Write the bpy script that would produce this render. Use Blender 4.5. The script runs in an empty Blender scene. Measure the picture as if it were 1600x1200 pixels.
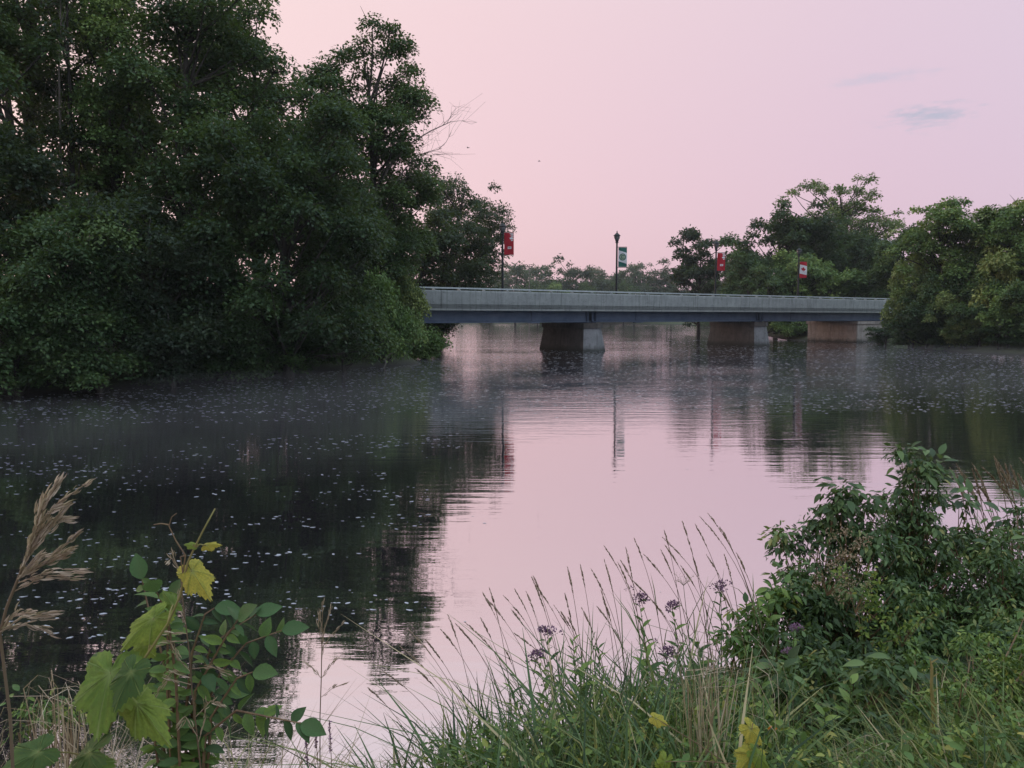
import bpy, math, random
import numpy as np
from mathutils import Vector

# ------------------------------------------------------------------ camera, sky, sun, exposure
sc = bpy.context.scene
F, CH, HOR = 1200.0, 2.4, 495.0            # focal length in photo pixels, eye height over water, horizon row
TH = math.atan((600 - HOR) / F)            # the camera looks down a little
cam_d = bpy.data.cameras.new('camera'); cam = bpy.data.objects.new('camera', cam_d)
sc.collection.objects.link(cam); sc.camera = cam
cam_d.sensor_width = 36; cam_d.lens = 36 * F / 1600; cam_d.clip_start = 0.05; cam_d.clip_end = 5000
cam.location = (0, 0, CH); cam.rotation_euler = (math.pi / 2 - TH, 0, 0)

SUN_EL, SUN_AZ = math.radians(5), math.radians(-62)   # azimuth from +Y (view) towards +X
world = bpy.data.worlds.new('World'); sc.world = world; world.use_nodes = True
wn, wl = world.node_tree.nodes, world.node_tree.links
wn.clear()
def N(nodes, t, **kw):
    n = nodes.new(t)
    for k, v in kw.items(): setattr(n, k, v)
    return n
def mth(nodes, links, op, a, b=None, c=None, clamp=False):
    n = nodes.new('ShaderNodeMath'); n.operation = op; n.use_clamp = clamp
    for i, v in enumerate((a, b, c)):
        if v is None: continue
        if isinstance(v, (int, float)): n.inputs[i].default_value = v
        else: links.new(v, n.inputs[i])
    return n.outputs[0]
def mixc(nodes, links, fac, a, b, blend='MIX'):
    n = nodes.new('ShaderNodeMix'); n.data_type = 'RGBA'; n.blend_type = blend
    for i, v in ((0, fac), (6, a), (7, b)):
        if isinstance(v, (int, float)): n.inputs[i].default_value = v
        elif isinstance(v, tuple): n.inputs[i].default_value = (*v, 1)
        else: links.new(v, n.inputs[i])
    return n.outputs[2]
tc = N(wn, 'ShaderNodeTexCoord'); sep = N(wn, 'ShaderNodeSeparateXYZ'); wl.new(tc.outputs['Generated'], sep.inputs[0])
def wramp(val, stops):
    r = N(wn, 'ShaderNodeValToRGB'); cr = r.color_ramp
    while len(cr.elements) < len(stops): cr.elements.new(0.5)
    for e, (p, c) in zip(cr.elements, stops): e.position = p; e.color = (*c, 1)
    wl.new(val, r.inputs[0]); return r.outputs[0]
# left to right of the sunrise glow
az = mth(wn, wl, 'ADD', mth(wn, wl, 'MULTIPLY', sep.outputs['X'], 0.80), mth(wn, wl, 'MULTIPLY', sep.outputs['Y'], -0.55))
az = mth(wn, wl, 'MULTIPLY_ADD', az, 0.5, 0.5)
glow = wramp(az, [(0.0, (0.96, 0.66, 0.60)), (0.22, (0.86, 0.585, 0.60)), (0.42, (0.75, 0.54, 0.62)), (0.60, (0.68, 0.55, 0.66)), (1.0, (0.64, 0.72, 0.84))])
low = wramp(sep.outputs['Z'], [(0.0, (0.90, 0.86, 0.95)), (0.15, (0.97, 0.95, 1.0)), (0.42, (1.04, 1.12, 1.10))])
skyc = mixc(wn, wl, 1.0, glow, low, 'MULTIPLY')
zf = N(wn, 'ShaderNodeMapRange', interpolation_type='SMOOTHSTEP'); zf.inputs[1].default_value = .34; zf.inputs[2].default_value = .85; wl.new(sep.outputs['Z'], zf.inputs[0])
skyc = mixc(wn, wl, zf.outputs[0], skyc, (0.96, 1.18, 1.34))
# a small grey-blue cloud low in the right of the sky and a fainter streak
def cloud_mask(px, py, sx, sy, seed, lo, hi):
    u, v = (px - 800) / F, (600 - py) / F
    d = Vector((u, math.cos(TH) + v * math.sin(TH), -math.sin(TH) + v * math.cos(TH))).normalized()
    side = Vector((d.y, -d.x, 0)).normalized(); up = side.cross(d)
    def dot(vec):
        n = N(wn, 'ShaderNodeVectorMath', operation='DOT_PRODUCT'); wl.new(tc.outputs['Generated'], n.inputs[0]); n.inputs[1].default_value = vec; return n.outputs['Value']
    a = mth(wn, wl, 'DIVIDE', dot(side), sx); b = mth(wn, wl, 'DIVIDE', dot(up), sy)
    r2 = mth(wn, wl, 'ADD', mth(wn, wl, 'MULTIPLY', a, a), mth(wn, wl, 'MULTIPLY', b, b))
    body = mth(wn, wl, 'SUBTRACT', 1.0, mth(wn, wl, 'SQRT', r2), clamp=True)
    mp = N(wn, 'ShaderNodeMapping'); mp.inputs['Scale'].default_value = (50, 50, 190); mp.inputs['Location'].default_value = (seed, 0, 0)
    wl.new(tc.outputs['Generated'], mp.inputs[0])
    nz = N(wn, 'ShaderNodeTexNoise'); nz.inputs['Scale'].default_value = 1.0; nz.inputs['Detail'].default_value = 5; nz.inputs['Roughness'].default_value = .6
    wl.new(mp.outputs[0], nz.inputs['Vector'])
    s = mth(wn, wl, 'ADD', body, mth(wn, wl, 'MULTIPLY_ADD', nz.outputs[0], 1.6, -0.95))
    mr = N(wn, 'ShaderNodeMapRange', interpolation_type='SMOOTHSTEP'); mr.inputs[1].default_value = lo; mr.inputs[2].default_value = hi
    wl.new(s, mr.inputs[0])
    front = mth(wn, wl, 'GREATER_THAN', dot(d), 0.5)
    return mth(wn, wl, 'MULTIPLY', mr.outputs[0], mth(wn, wl, 'MULTIPLY', front, mth(wn, wl, 'GREATER_THAN', body, 0.001)))
cm = mth(wn, wl, 'MULTIPLY', cloud_mask(1452, 181, .075, .026, 3.0, .15, 1.0), .9)
skyc = mixc(wn, wl, cm, skyc, (0.47, 0.46, 0.57))
cm2 = mth(wn, wl, 'MULTIPLY', cloud_mask(1375, 121, .09, .012, 9.0, .1, 1.0), .5)
skyc = mixc(wn, wl, cm2, skyc, (0.50, 0.50, 0.62))
bg = N(wn, 'ShaderNodeBackground'); wl.new(skyc, bg.inputs[0]); bg.inputs[1].default_value = 0.98
nsky = N(wn, 'ShaderNodeTexSky', sky_type='NISHITA', sun_disc=False); nsky.sun_elevation = SUN_EL; nsky.sun_rotation = SUN_AZ
nsky.dust_density = 3.0; nsky.ozone_density = 2.0
nb = N(wn, 'ShaderNodeBackground'); wl.new(nsky.outputs[0], nb.inputs[0]); nb.inputs[1].default_value = 0.05
addn = N(wn, 'ShaderNodeAddShader'); wl.new(bg.outputs[0], addn.inputs[0]); wl.new(nb.outputs[0], addn.inputs[1])
wo = N(wn, 'ShaderNodeOutputWorld'); wl.new(addn.outputs[0], wo.inputs[0])

sun_d = bpy.data.lights.new('sun', 'SUN'); sun = bpy.data.objects.new('sun', sun_d); sc.collection.objects.link(sun)
sun_d.energy = 0.5; sun_d.angle = math.radians(14); sun_d.color = (1.0, 0.72, 0.62)
sd = Vector((math.sin(SUN_AZ) * math.cos(SUN_EL), math.cos(SUN_AZ) * math.cos(SUN_EL), math.sin(SUN_EL)))
sun.rotation_euler = sd.to_track_quat('Z', 'Y').to_euler(); sun.location = sd * 60 + Vector((0, 0, 30))

vs = sc.view_settings; vs.view_transform = 'Standard'; vs.look = 'None'; vs.exposure = 0.0; vs.gamma = 1.0
sc.cycles.use_denoising = True; sc.cycles.max_bounces = 6; sc.cycles.volume_bounces = 1
sc.cycles.transparent_max_bounces = 6; sc.cycles.caustics_reflective = False; sc.cycles.caustics_refractive = False

HAZE = 0.00022

# ------------------------------------------------------------------ helpers
COL = sc.collection
def at(px, py, Z):
    u, v = (px - 800) / F, (600 - py) / F
    dy = math.cos(TH) + v * math.sin(TH); dz = -math.sin(TH) + v * math.cos(TH)
    return Vector((u / dy * Z, Z, CH + dz / dy * Z))
def tag(o, label=None, cat=None, group=None, kind=None):
    if label: o['label'] = label
    if cat: o['category'] = cat
    if group: o['group'] = group
    if kind: o['kind'] = kind
    return o
def empty(name, loc=(0, 0, 0), rz=0.0):
    o = bpy.data.objects.new(name, None); COL.objects.link(o); o.location = loc; o.rotation_euler = (0, 0, rz)
    o.empty_display_size = .2; return o
def link_mesh(name, me, parent=None, mat=None):
    if mat is not None and not me.materials: me.materials.append(mat)
    o = bpy.data.objects.new(name, me); COL.objects.link(o)
    if parent is not None: o.parent = parent
    return o
def np_mesh(name, V, faces, attrs=None, smooth=False):
    """V (n,3); faces: list of int arrays, each (m,k)"""
    me = bpy.data.meshes.new(name)
    V = np.asarray(V, np.float32)
    faces = [np.asarray(f, np.int32) for f in faces if len(f)]
    loops = np.concatenate([f.ravel() for f in faces]); tot = np.concatenate([np.full(len(f), f.shape[1], np.int32) for f in faces])
    start = np.concatenate([[0], np.cumsum(tot)[:-1]]).astype(np.int32)
    me.vertices.add(len(V)); me.vertices.foreach_set('co', V.ravel())
    me.loops.add(len(loops)); me.loops.foreach_set('vertex_index', loops)
    me.polygons.add(len(tot)); me.polygons.foreach_set('loop_start', start); me.polygons.foreach_set('loop_total', tot)
    if smooth: me.polygons.foreach_set('use_smooth', np.ones(len(tot), bool))
    for k, a in (attrs or {}).items():
        at_ = me.attributes.new(k, 'FLOAT', 'POINT'); at_.data.foreach_set('value', np.asarray(a, np.float32))
    me.update(); me.validate()
    return me
class MB:
    """collects boxes, prisms and tubes; build() links ONE mesh object"""
    def __init__(s): s.V = []; s.F = []; s.A = []
    def add(s, vs_, fs_, a=0.0):
        b = len(s.V); s.V += [tuple(v) for v in vs_]; s.F += [tuple(i + b for i in f) for f in fs_]
        s.A += ([a] * len(vs_) if isinstance(a, (int, float)) else list(a))
    def box(s, x0, x1, y0, y1, z0, z1):
        s.add([(x0, y0, z0), (x1, y0, z0), (x1, y1, z0), (x0, y1, z0), (x0, y0, z1), (x1, y0, z1), (x1, y1, z1), (x0, y1, z1)],
              [(0, 3, 2, 1), (4, 5, 6, 7), (0, 1, 5, 4), (1, 2, 6, 5), (2, 3, 7, 6), (3, 0, 4, 7)])
    def frustum(s, p0, z0, p1, z1):
        n = len(p0)
        s.add([(x, y, z0) for x, y in p0] + [(x, y, z1) for x, y in p1],
              [tuple(range(n))[::-1], tuple(range(n, 2 * n))] + [(i, (i + 1) % n, n + (i + 1) % n, n + i) for i in range(n)])
    def extrude_x(s, prof, x0, x1):
        n = len(prof)
        s.add([(x0, y, z) for y, z in prof] + [(x1, y, z) for y, z in prof],
              [tuple(range(n)), tuple(range(n, 2 * n))[::-1]] + [(i, n + i, n + (i + 1) % n, (i + 1) % n) for i in range(n)])
    def tube(s, pts, rad, k=6, a=0.0, cap=True):
        pts = [Vector(p) for p in pts]; n = len(pts)
        if isinstance(rad, (int, float)): rad = [rad] * n
        vs_ = []; ref = Vector((0.31, 0.83, 0.46))
        for i, p in enumerate(pts):
            t = (pts[min(i + 1, n - 1)] - pts[max(i - 1, 0)])
            t = t.normalized() if t.length > 1e-9 else Vector((0, 0, 1))
            u = (ref - t * ref.dot(t))
            if u.length < .05: u = Vector((1, 0, 0)) - t * t.x
            u.normalize(); w = t.cross(u)
            for j in range(k):
                q = 2 * math.pi * j / k
                vs_.append(p + (u * math.cos(q) + w * math.sin(q)) * rad[i])
        fs_ = [(i * k + j, i * k + (j + 1) % k, (i + 1) * k + (j + 1) % k, (i + 1) * k + j) for i in range(n - 1) for j in range(k)]
        if cap: fs_ += [tuple(range(k))[::-1], tuple(range((n - 1) * k, n * k))]
        s.add(vs_, fs_, a)
    def lathe(s, prof, k=12, c=(0, 0, 0)):
        vs_ = [(c[0] + r * math.cos(2 * math.pi * j / k), c[1] + r * math.sin(2 * math.pi * j / k), c[2] + z) for r, z in prof for j in range(k)]
        n = len(prof)
        s.add(vs_, [(i * k + j, i * k + (j + 1) % k, (i + 1) * k + (j + 1) % k, (i + 1) * k + j) for i in range(n - 1) for j in range(k)] +
              [tuple(range(k))[::-1], tuple(range((n - 1) * k, n * k))])
    def mesh(s, name, mat=None, smooth=False):
        me = bpy.data.meshes.new(name); me.from_pydata(s.V, [], s.F)
        a = me.attributes.new('var', 'FLOAT', 'POINT'); a.data.foreach_set('value', np.asarray(s.A, np.float32))
        if smooth: me.polygons.foreach_set('use_smooth', np.ones(len(me.polygons), bool))
        if mat: me.materials.append(mat)
        me.update(); return me
    def build(s, name, mat, parent=None, smooth=False):
        return link_mesh(name, s.mesh(name, mat, smooth), parent)

# ------------------------------------------------------------------ materials
def new_mat(name):
    m = bpy.data.materials.new(name); m.use_nodes = True
    nt = m.node_tree; nt.nodes.clear()
    out = nt.nodes.new('ShaderNodeOutputMaterial'); return m, nt.nodes, nt.links, out
def noise(nodes, links, scale, detail=4, rough=.55, coord='Object', stretch=None, vec=None):
    if vec is None:
        t = nodes.new('ShaderNodeTexCoord'); vec = t.outputs[coord]
    if stretch:
        mp = nodes.new('ShaderNodeMapping'); mp.inputs['Scale'].default_value = stretch; links.new(vec, mp.inputs[0]); vec = mp.outputs[0]
    n = nodes.new('ShaderNodeTexNoise'); n.inputs['Scale'].default_value = scale; n.inputs['Detail'].default_value = detail; n.inputs['Roughness'].default_value = rough
    links.new(vec, n.inputs['Vector']); return n.outputs[0]
def ramp(nodes, links, val, stops):
    r = nodes.new('ShaderNodeValToRGB'); cr = r.color_ramp
    while len(cr.elements) < len(stops): cr.elements.new(0.5)
    for e, (p, c) in zip(cr.elements, stops): e.position = p; e.color = (*c, 1)
    links.new(val, r.inputs[0]); return r.outputs[0]
def leaf_mat(name, stops, transl=.32, rough=.5, vein=None):
    m, n, l, out = new_mat(name)
    a = n.new('ShaderNodeAttribute'); a.attribute_name = 'var'
    oi = n.new('ShaderNodeObjectInfo')
    v = mth(n, l, 'ADD', a.outputs['Fac'], mth(n, l, 'MULTIPLY_ADD', oi.outputs['Random'], .16, -.08))
    c = ramp(n, l, v, stops)
    if vein:
        b = n.new('ShaderNodeAttribute'); b.attribute_name = 'vein'
        blot = noise(n, l, 14, 5)
        c = mixc(n, l, mth(n, l, 'MULTIPLY_ADD', blot, 1.3, -.45, clamp=True), c, vein[1])
        c = mixc(n, l, mth(n, l, 'MULTIPLY', b.outputs['Fac'], .8), c, vein[0])
        spt = noise(n, l, 9, 4, .7); ms = n.new('ShaderNodeMapRange'); ms.inputs[1].default_value = .66; ms.inputs[2].default_value = .72; l.new(spt, ms.inputs[0])
        c = mixc(n, l, mth(n, l, 'MULTIPLY', ms.outputs[0], .8), c, (.10, .055, .02))
    p = n.new('ShaderNodeBsdfPrincipled'); p.inputs['Roughness'].default_value = rough; p.inputs['Specular IOR Level'].default_value = .32
    l.new(c, p.inputs['Base Color'])
    if vein:
        bp = n.new('ShaderNodeBump'); bp.inputs['Strength'].default_value = .5; bp.inputs['Distance'].default_value = .004
        l.new(mth(n, l, 'ADD', mth(n, l, 'MULTIPLY', b.outputs['Fac'], -1.0), noise(n, l, 60, 3)), bp.inputs['Height']); l.new(bp.outputs[0], p.inputs['Normal'])
    t = n.new('ShaderNodeBsdfTranslucent'); l.new(mixc(n, l, .6, c, (.16, .22, .03), 'MIX') if not vein else c, t.inputs[0])
    mx = n.new('ShaderNodeMixShader'); mx.inputs[0].default_value = transl
    l.new(p.outputs[0], mx.inputs[1]); l.new(t.outputs[0], mx.inputs[2]); l.new(mx.outputs[0], out.inputs[0])
    return m
def simple_mat(name, stops, scale=3, rough=.8, bump=.0, bscale=30, metallic=0, stretch=None, spec=.3, detail=6):
    m, n, l, out = new_mat(name)
    c = ramp(n, l, noise(n, l, scale, detail, .6, stretch=stretch), stops)
    p = n.new('ShaderNodeBsdfPrincipled'); p.inputs['Roughness'].default_value = rough; p.inputs['Metallic'].default_value = metallic
    p.inputs['Specular IOR Level'].default_value = spec
    l.new(c, p.inputs['Base Color'])
    if bump:
        b = n.new('ShaderNodeBump'); b.inputs['Strength'].default_value = 1; b.inputs['Distance'].default_value = bump
        l.new(noise(n, l, bscale, 5), b.inputs['Height']); l.new(b.outputs[0], p.inputs['Normal'])
    l.new(p.outputs[0], out.inputs[0]); return m

M = {}
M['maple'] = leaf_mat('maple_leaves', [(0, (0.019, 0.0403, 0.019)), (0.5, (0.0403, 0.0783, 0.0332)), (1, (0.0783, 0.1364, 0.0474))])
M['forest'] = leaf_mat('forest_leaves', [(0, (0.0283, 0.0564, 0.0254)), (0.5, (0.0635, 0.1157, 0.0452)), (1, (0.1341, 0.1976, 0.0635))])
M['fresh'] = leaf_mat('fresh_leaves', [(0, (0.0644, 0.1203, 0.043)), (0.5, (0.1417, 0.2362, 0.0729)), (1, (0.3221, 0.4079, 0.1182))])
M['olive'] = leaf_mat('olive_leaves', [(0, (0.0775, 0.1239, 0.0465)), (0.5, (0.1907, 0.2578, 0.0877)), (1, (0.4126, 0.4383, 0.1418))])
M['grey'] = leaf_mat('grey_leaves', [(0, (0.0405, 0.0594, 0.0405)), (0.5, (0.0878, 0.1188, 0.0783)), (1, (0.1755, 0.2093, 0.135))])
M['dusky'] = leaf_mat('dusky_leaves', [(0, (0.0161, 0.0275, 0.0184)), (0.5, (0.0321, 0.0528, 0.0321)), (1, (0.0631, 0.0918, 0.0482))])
M['bark'] = simple_mat('bark', [(.3, (.030, .026, .022)), (.7, (.085, .075, .065))], 6, .9, .02, 20, stretch=(1, 1, .2))
M['deadwood'] = simple_mat('dead_wood', [(.3, (.12, .10, .09)), (.7, (.24, .21, .18))], 8, .9)

# ------------------------------------------------------------------ terrain
RIVER = [(-80, -25), (-12, .5), (-4, 2.9), (-1.4, 3.3), (-.2, 3.65), (.8, 4.4), (1.8, 5.3), (3.2, 6.2), (6, 7.4), (12, 9), (40, 12), (95, 6),
         (95, 28), (55, 35), (36, 43), (30.5, 49), (30.2, 56), (31.6, 62), (35.5, 67.5), (37, 72), (34, 75.5), (31, 77.5), (28.5, 80), (31, 92), (37, 128), (45, 170), (50, 225), (30, 262), (-45, 255),
         (-34, 190), (-16, 115), (-8, 82), (-5.2, 66), (-5.0, 54), (-5.6, 46), (-6.3, 39), (-9.6, 30.5), (-15.3, 23), (-30, 15), (-80, 6)]
RV = np.array(RIVER, float)
def river_sd(x, y):
    """signed distance, positive on land"""
    x = np.atleast_1d(np.asarray(x, float)); y = np.atleast_1d(np.asarray(y, float))
    d = np.full(x.shape, 1e9); inside = np.zeros(x.shape, bool)
    for i in range(len(RV)):
        a, b = RV[i], RV[(i + 1) % len(RV)]
        ab = b - a; t = np.clip(((x - a[0]) * ab[0] + (y - a[1]) * ab[1]) / (ab @ ab), 0, 1)
        d = np.minimum(d, np.hypot(x - a[0] - t * ab[0], y - a[1] - t * ab[1]))
        c = (a[1] > y) != (b[1] > y)
        xi = a[0] + (y - a[1]) / (ab[1] if ab[1] else 1e-9) * ab[0]
        inside ^= c & (x < xi)
    return np.where(inside, -d, d)
BA = np.array([-5.25, 45.0]); BD = np.array([.8207, .5713]); BN = np.array([-.5713, .8207]); BROT = math.atan2(BD[1], BD[0])
def gh(x, y):
    scalar = np.isscalar(x)
    x = np.atleast_1d(np.asarray(x, float)); y = np.atleast_1d(np.asarray(y, float))
    s = river_sd(x, y)
    wob = .5 * np.sin(x * .9 + y * .37) * np.sin(y * 1.1 - x * .2) + .5 * np.sin(x * 2.3 + 1) * np.sin(y * 2.9)
    land = .95 * (1 - np.exp(-np.maximum(s, 0) / 2.0)) + .05 * wob * np.clip(s / 2, 0, 1)
    land += np.where(y > 20, 1.1 * np.clip((s - 4) / 18, 0, 1), 0)
    t = (x - BA[0]) * BD[0] + (y - BA[1]) * BD[1]; off = (x - BA[0]) * BN[0] + (y - BA[1]) * BN[1]
    emb = 2.9 - np.maximum(np.abs(off - 2.95) - 3.5, 0) * .55
    emb = np.where((t < -2.4) | (t > 50.6), emb, -9)
    land = np.maximum(land, emb)
    z = np.where(s > 0, land, np.maximum(-1.3, s * .45))
    z = np.where(s > 0, z, np.maximum(z, np.where((t < -2.4) | (t > 51.0), np.minimum(emb, .3), -9)))
    return float(z[0]) if scalar else z
rr = np.concatenate([[0], np.geomspace(.35, 900, 190)]); na = 240
ang = np.linspace(0, 2 * math.pi, na, endpoint=False)
X = (rr[1:, None] * np.sin(ang)).ravel(); Y = (rr[1:, None] * np.cos(ang)).ravel()
X = np.concatenate([[0], X]); Y = np.concatenate([[0], Y])
Zg = gh(X, Y)
idx = lambda i, j: 1 + i * na + (j % na)
I, J = np.meshgrid(np.arange(len(rr) - 2), np.arange(na), indexing='ij'); I = I.ravel(); J = J.ravel()
quads = np.stack([idx(I, J), idx(I + 1, J), idx(I + 1, J + 1), idx(I, J + 1)], 1)[:, ::-1]
tris = np.stack([np.zeros(na, int), 1 + np.arange(na), 1 + (np.arange(na) + 1) % na], 1)[:, ::-1]
m, n, l, out = new_mat('grassy_ground')
c = ramp(n, l, noise(n, l, 1.7, 8, .65), [(.3, (.030, .034, .016)), (.5, (.050, .066, .024)), (.7, (.085, .105, .035))])
geo = n.new('ShaderNodeNewGeometry'); sp = n.new('ShaderNodeSeparateXYZ'); l.new(geo.outputs['Position'], sp.inputs[0])
wet = n.new('ShaderNodeMapRange'); wet.inputs[1].default_value = .02; wet.inputs[2].default_value = .3; l.new(sp.outputs['Z'], wet.inputs[0])
c = mixc(n, l, wet.outputs[0], (.022, .018, .013), c)
p = n.new('ShaderNodeBsdfPrincipled'); p.inputs['Roughness'].default_value = .95; l.new(c, p.inputs['Base Color'])
b = n.new('ShaderNodeBump'); b.inputs['Distance'].default_value = .06; l.new(noise(n, l, 9, 6), b.inputs['Height']); l.new(b.outputs[0], p.inputs['Normal'])
l.new(p.outputs[0], out.inputs[0]); M['ground'] = m
g = link_mesh('ground', np_mesh('ground', np.stack([X, Y, Zg], 1), [quads, tris], smooth=True), None, M['ground'])
tag(g, 'grassy river banks and river bed', kind='structure')

# river surface
m, n, l, out = new_mat('river_water')
geo = n.new('ShaderNodeNewGeometry'); pos = geo.outputs['Position']
big = noise(n, l, .16, 3, .5, vec=pos, stretch=(.6, 1, 1))
fine = noise(n, l, 3.2, 4, .55, vec=pos, stretch=(.28, 1.5, 1))
mid = noise(n, l, .8, 3, .5, vec=pos, stretch=(.22, 1.5, 1))
spx = n.new('ShaderNodeSeparateXYZ'); l.new(pos, spx.inputs[0])
far = n.new('ShaderNodeMapRange'); far.inputs[1].default_value = 9; far.inputs[2].default_value = 34; far.inputs[3].default_value = .22; far.inputs[4].default_value = 2.0; l.new(spx.outputs['Y'], far.inputs[0])
mfar = n.new('ShaderNodeMapRange'); mfar.inputs[1].default_value = 26; mfar.inputs[2].default_value = 70; mfar.inputs[3].default_value = 1; mfar.inputs[4].default_value = 3.6; l.new(spx.outputs['Y'], mfar.inputs[0])
amp = mth(n, l, 'MULTIPLY', far.outputs[0], mth(n, l, 'MULTIPLY_ADD', big, 2.2, -.35, clamp=True))
h = mth(n, l, 'ADD', mth(n, l, 'MULTIPLY', mth(n, l, 'MULTIPLY', fine, amp), .010), mth(n, l, 'MULTIPLY', mth(n, l, 'MULTIPLY', mid, mfar.outputs[0]), .006))
bp = n.new('ShaderNodeBump'); bp.inputs['Distance'].default_value = 1.0; bp.inputs['Strength'].default_value = 1.0; l.new(h, bp.inputs['Height'])
gl = n.new('ShaderNodeBsdfGlossy'); rgh = n.new('ShaderNodeMapRange'); rgh.inputs[1].default_value = 30; rgh.inputs[2].default_value = 75; rgh.inputs[3].default_value = .015; rgh.inputs[4].default_value = .06; l.new(spx.outputs['Y'], rgh.inputs[0]); l.new(rgh.outputs[0], gl.inputs['Roughness']); gl.inputs['Color'].default_value = (.98, .95, .96, 1); l.new(bp.outputs[0], gl.inputs['Normal'])
df = n.new('ShaderNodeBsdfDiffuse'); df.inputs['Color'].default_value = (.030, .027, .033, 1)
fr = n.new('ShaderNodeFresnel'); fr.inputs['IOR'].default_value = 4.5; l.new(bp.outputs[0], fr.inputs['Normal'])
frs = n.new('ShaderNodeMapRange'); frs.inputs[1].default_value = .35; frs.inputs[2].default_value = .72; frs.inputs[3].default_value = .75; frs.inputs[4].default_value = .96; l.new(fr.outputs[0], frs.inputs[0])
mx = n.new('ShaderNodeMixShader'); l.new(frs.outputs[0], mx.inputs[0]); l.new(df.outputs[0], mx.inputs[1]); l.new(gl.outputs[0], mx.inputs[2]); l.new(mx.outputs[0], out.inputs[0])
M['water'] = m
wv = [(-120, -40, 0), (140, -40, 0), (140, 300, 0), (-120, 300, 0)]
wob_ = link_mesh('river', np_mesh('river', wv, [[(0, 1, 2, 3)]]), None, M['water'])
tag(wob_, 'still river surface mirroring the pink sky', kind='structure')

# ------------------------------------------------------------------ bridge
M['concrete'] = None
def concrete(name, c0, c1, stain, streak=True):
    m, n, l, out = new_mat(name)
    c = ramp(n, l, noise(n, l, 1.4, 9, .65), [(.3, c0), (.7, c1)])
    if streak:
        s = noise(n, l, 1.0, 7, .7, stretch=(5, 5, .35))
        mr = n.new('ShaderNodeMapRange'); mr.inputs[1].default_value = .52; mr.inputs[2].default_value = .72; l.new(s, mr.inputs[0])
        c = mixc(n, l, mth(n, l, 'MULTIPLY', mr.outputs[0], .75), c, stain)
        s2 = noise(n, l, 3.0, 8, .75, stretch=(1, 1, 2.2))
        mr2 = n.new('ShaderNodeMapRange'); mr2.inputs[1].default_value = .56; mr2.inputs[2].default_value = .66; l.new(s2, mr2.inputs[0])
        c = mixc(n, l, mth(n, l, 'MULTIPLY', mr2.outputs[0], .65), c, stain)
    tcn = n.new('ShaderNodeTexCoord'); sz = n.new('ShaderNodeSeparateXYZ'); l.new(tcn.outputs['Object'], sz.inputs[0])
    tm_ = n.new('ShaderNodeMapRange'); tm_.inputs[1].default_value = .42; tm_.inputs[2].default_value = .10
    l.new(mth(n, l, 'ADD', sz.outputs['Z'], mth(n, l, 'MULTIPLY_ADD', noise(n, l, 2.5, 6, .7), .5, -.25)), tm_.inputs[0])
    c = mixc(n, l, mth(n, l, 'MULTIPLY', tm_.outputs[0], .85), c, (.022, .024, .018))       # wet, algae-dark band at the waterline
    p = n.new('ShaderNodeBsdfPrincipled'); p.inputs['Roughness'].default_value = .9; l.new(c, p.inputs['Base Color'])
    b = n.new('ShaderNodeBump'); b.inputs['Distance'].default_value = .012; l.new(noise(n, l, 18, 7), b.inputs['Height']); l.new(b.outputs[0], p.inputs['Normal'])
    l.new(p.outputs[0], out.inputs[0]); return m
M['concrete'] = concrete('parapet_concrete', (.22, .235, .235), (.35, .365, .36), (.075, .085, .075))
M['pier'] = concrete('shaded_pier_concrete', (.055, .049, .046), (.125, .11, .10), (.025, .022, .02))  # base darkened: the shade under the bridge is put into the colour
M['pier_end_lit'] = concrete('lit_pier_end_concrete', (.17, .172, .18), (.28, .28, .29), (.09, .09, .092))  # paler copy of the pier concrete, painted as the lit end facets
M['abut'] = concrete('abutment_concrete', (.27, .235, .21), (.42, .365, .33), (.12, .10, .088))
M['steel'] = simple_mat('girder_paint', [(.3, (.10, .14, .22)), (.7, (.17, .22, .31))], 1.2, .5, .003, 12)
M['rail'] = simple_mat('galvanised_rail', [(.3, (.36, .40, .41)), (.7, (.50, .54, .54))], 6, .5, metallic=.2)
M['asphalt'] = simple_mat('asphalt', [(.3, (.035, .035, .037)), (.7, (.07, .07, .07))], 20, .95)
M['black'] = simple_mat('black_paint', [(.3, (.012, .013, .015)), (.7, (.022, .023, .026))], 10, .5)

br = empty('road_bridge', (BA[0], BA[1], 0), BROT)
tag(br, 'low concrete and blue steel girder road bridge over the river', 'bridge')
T0, T1, WD = -26.0, 74.0, 5.9
mb = MB(); mb.box(T0, T1, .02, WD - .02, 2.78, 3.05); mb.build('deck', M['concrete'], br)
mb = MB(); mb.box(T0, T1, .45, WD - .45, 3.05, 3.07); mb.build('roadway', M['asphalt'], br)
for near in (True, False):
    y0 = 0 if near else WD - .32
    prof = [(y0, 2.92), (y0 + .32, 2.92), (y0 + .32, 3.2), (y0 + .25, 3.98), (y0 + .03, 3.98), (y0, 3.9), (y0, 3.24), (y0 + .035, 3.22), (y0 + .035, 3.18), (y0, 3.16)]
    if not near: prof = [(2 * WD - .32 - (y - 0) - (WD - .32) + 0, z) for y, z in prof][::-1]
    x = T0; par = None
    while x < T1 - .1:
        w = 9.1
        mb = MB(); mb.extrude_x(prof, x, x + w - .025); mb.build('parapet_panel', M['concrete'], br); x += w
    y = .16 if near else WD - .16
    rl = MB(); rl.box(T0, T1, y - .07, y + .07, 4.07, 4.16); ro = rl.build('top_rail', M['rail'], br)
    pm = MB(); pm.box(-.05, .05, -.06, .06, 3.97, 4.08); pm.box(-.03, .03, -.19, -.06, 3.98, 4.03); me = pm.mesh('rail_post', M['rail'])
    x = T0 + .6
    while x < T1:
        o = link_mesh('rail_post', me, ro); o.location = (x, y, 0)
        if not near: o.rotation_euler = (0, 0, math.pi)
        x += 1.75
PIERS = (13.7, 32.0)
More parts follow.
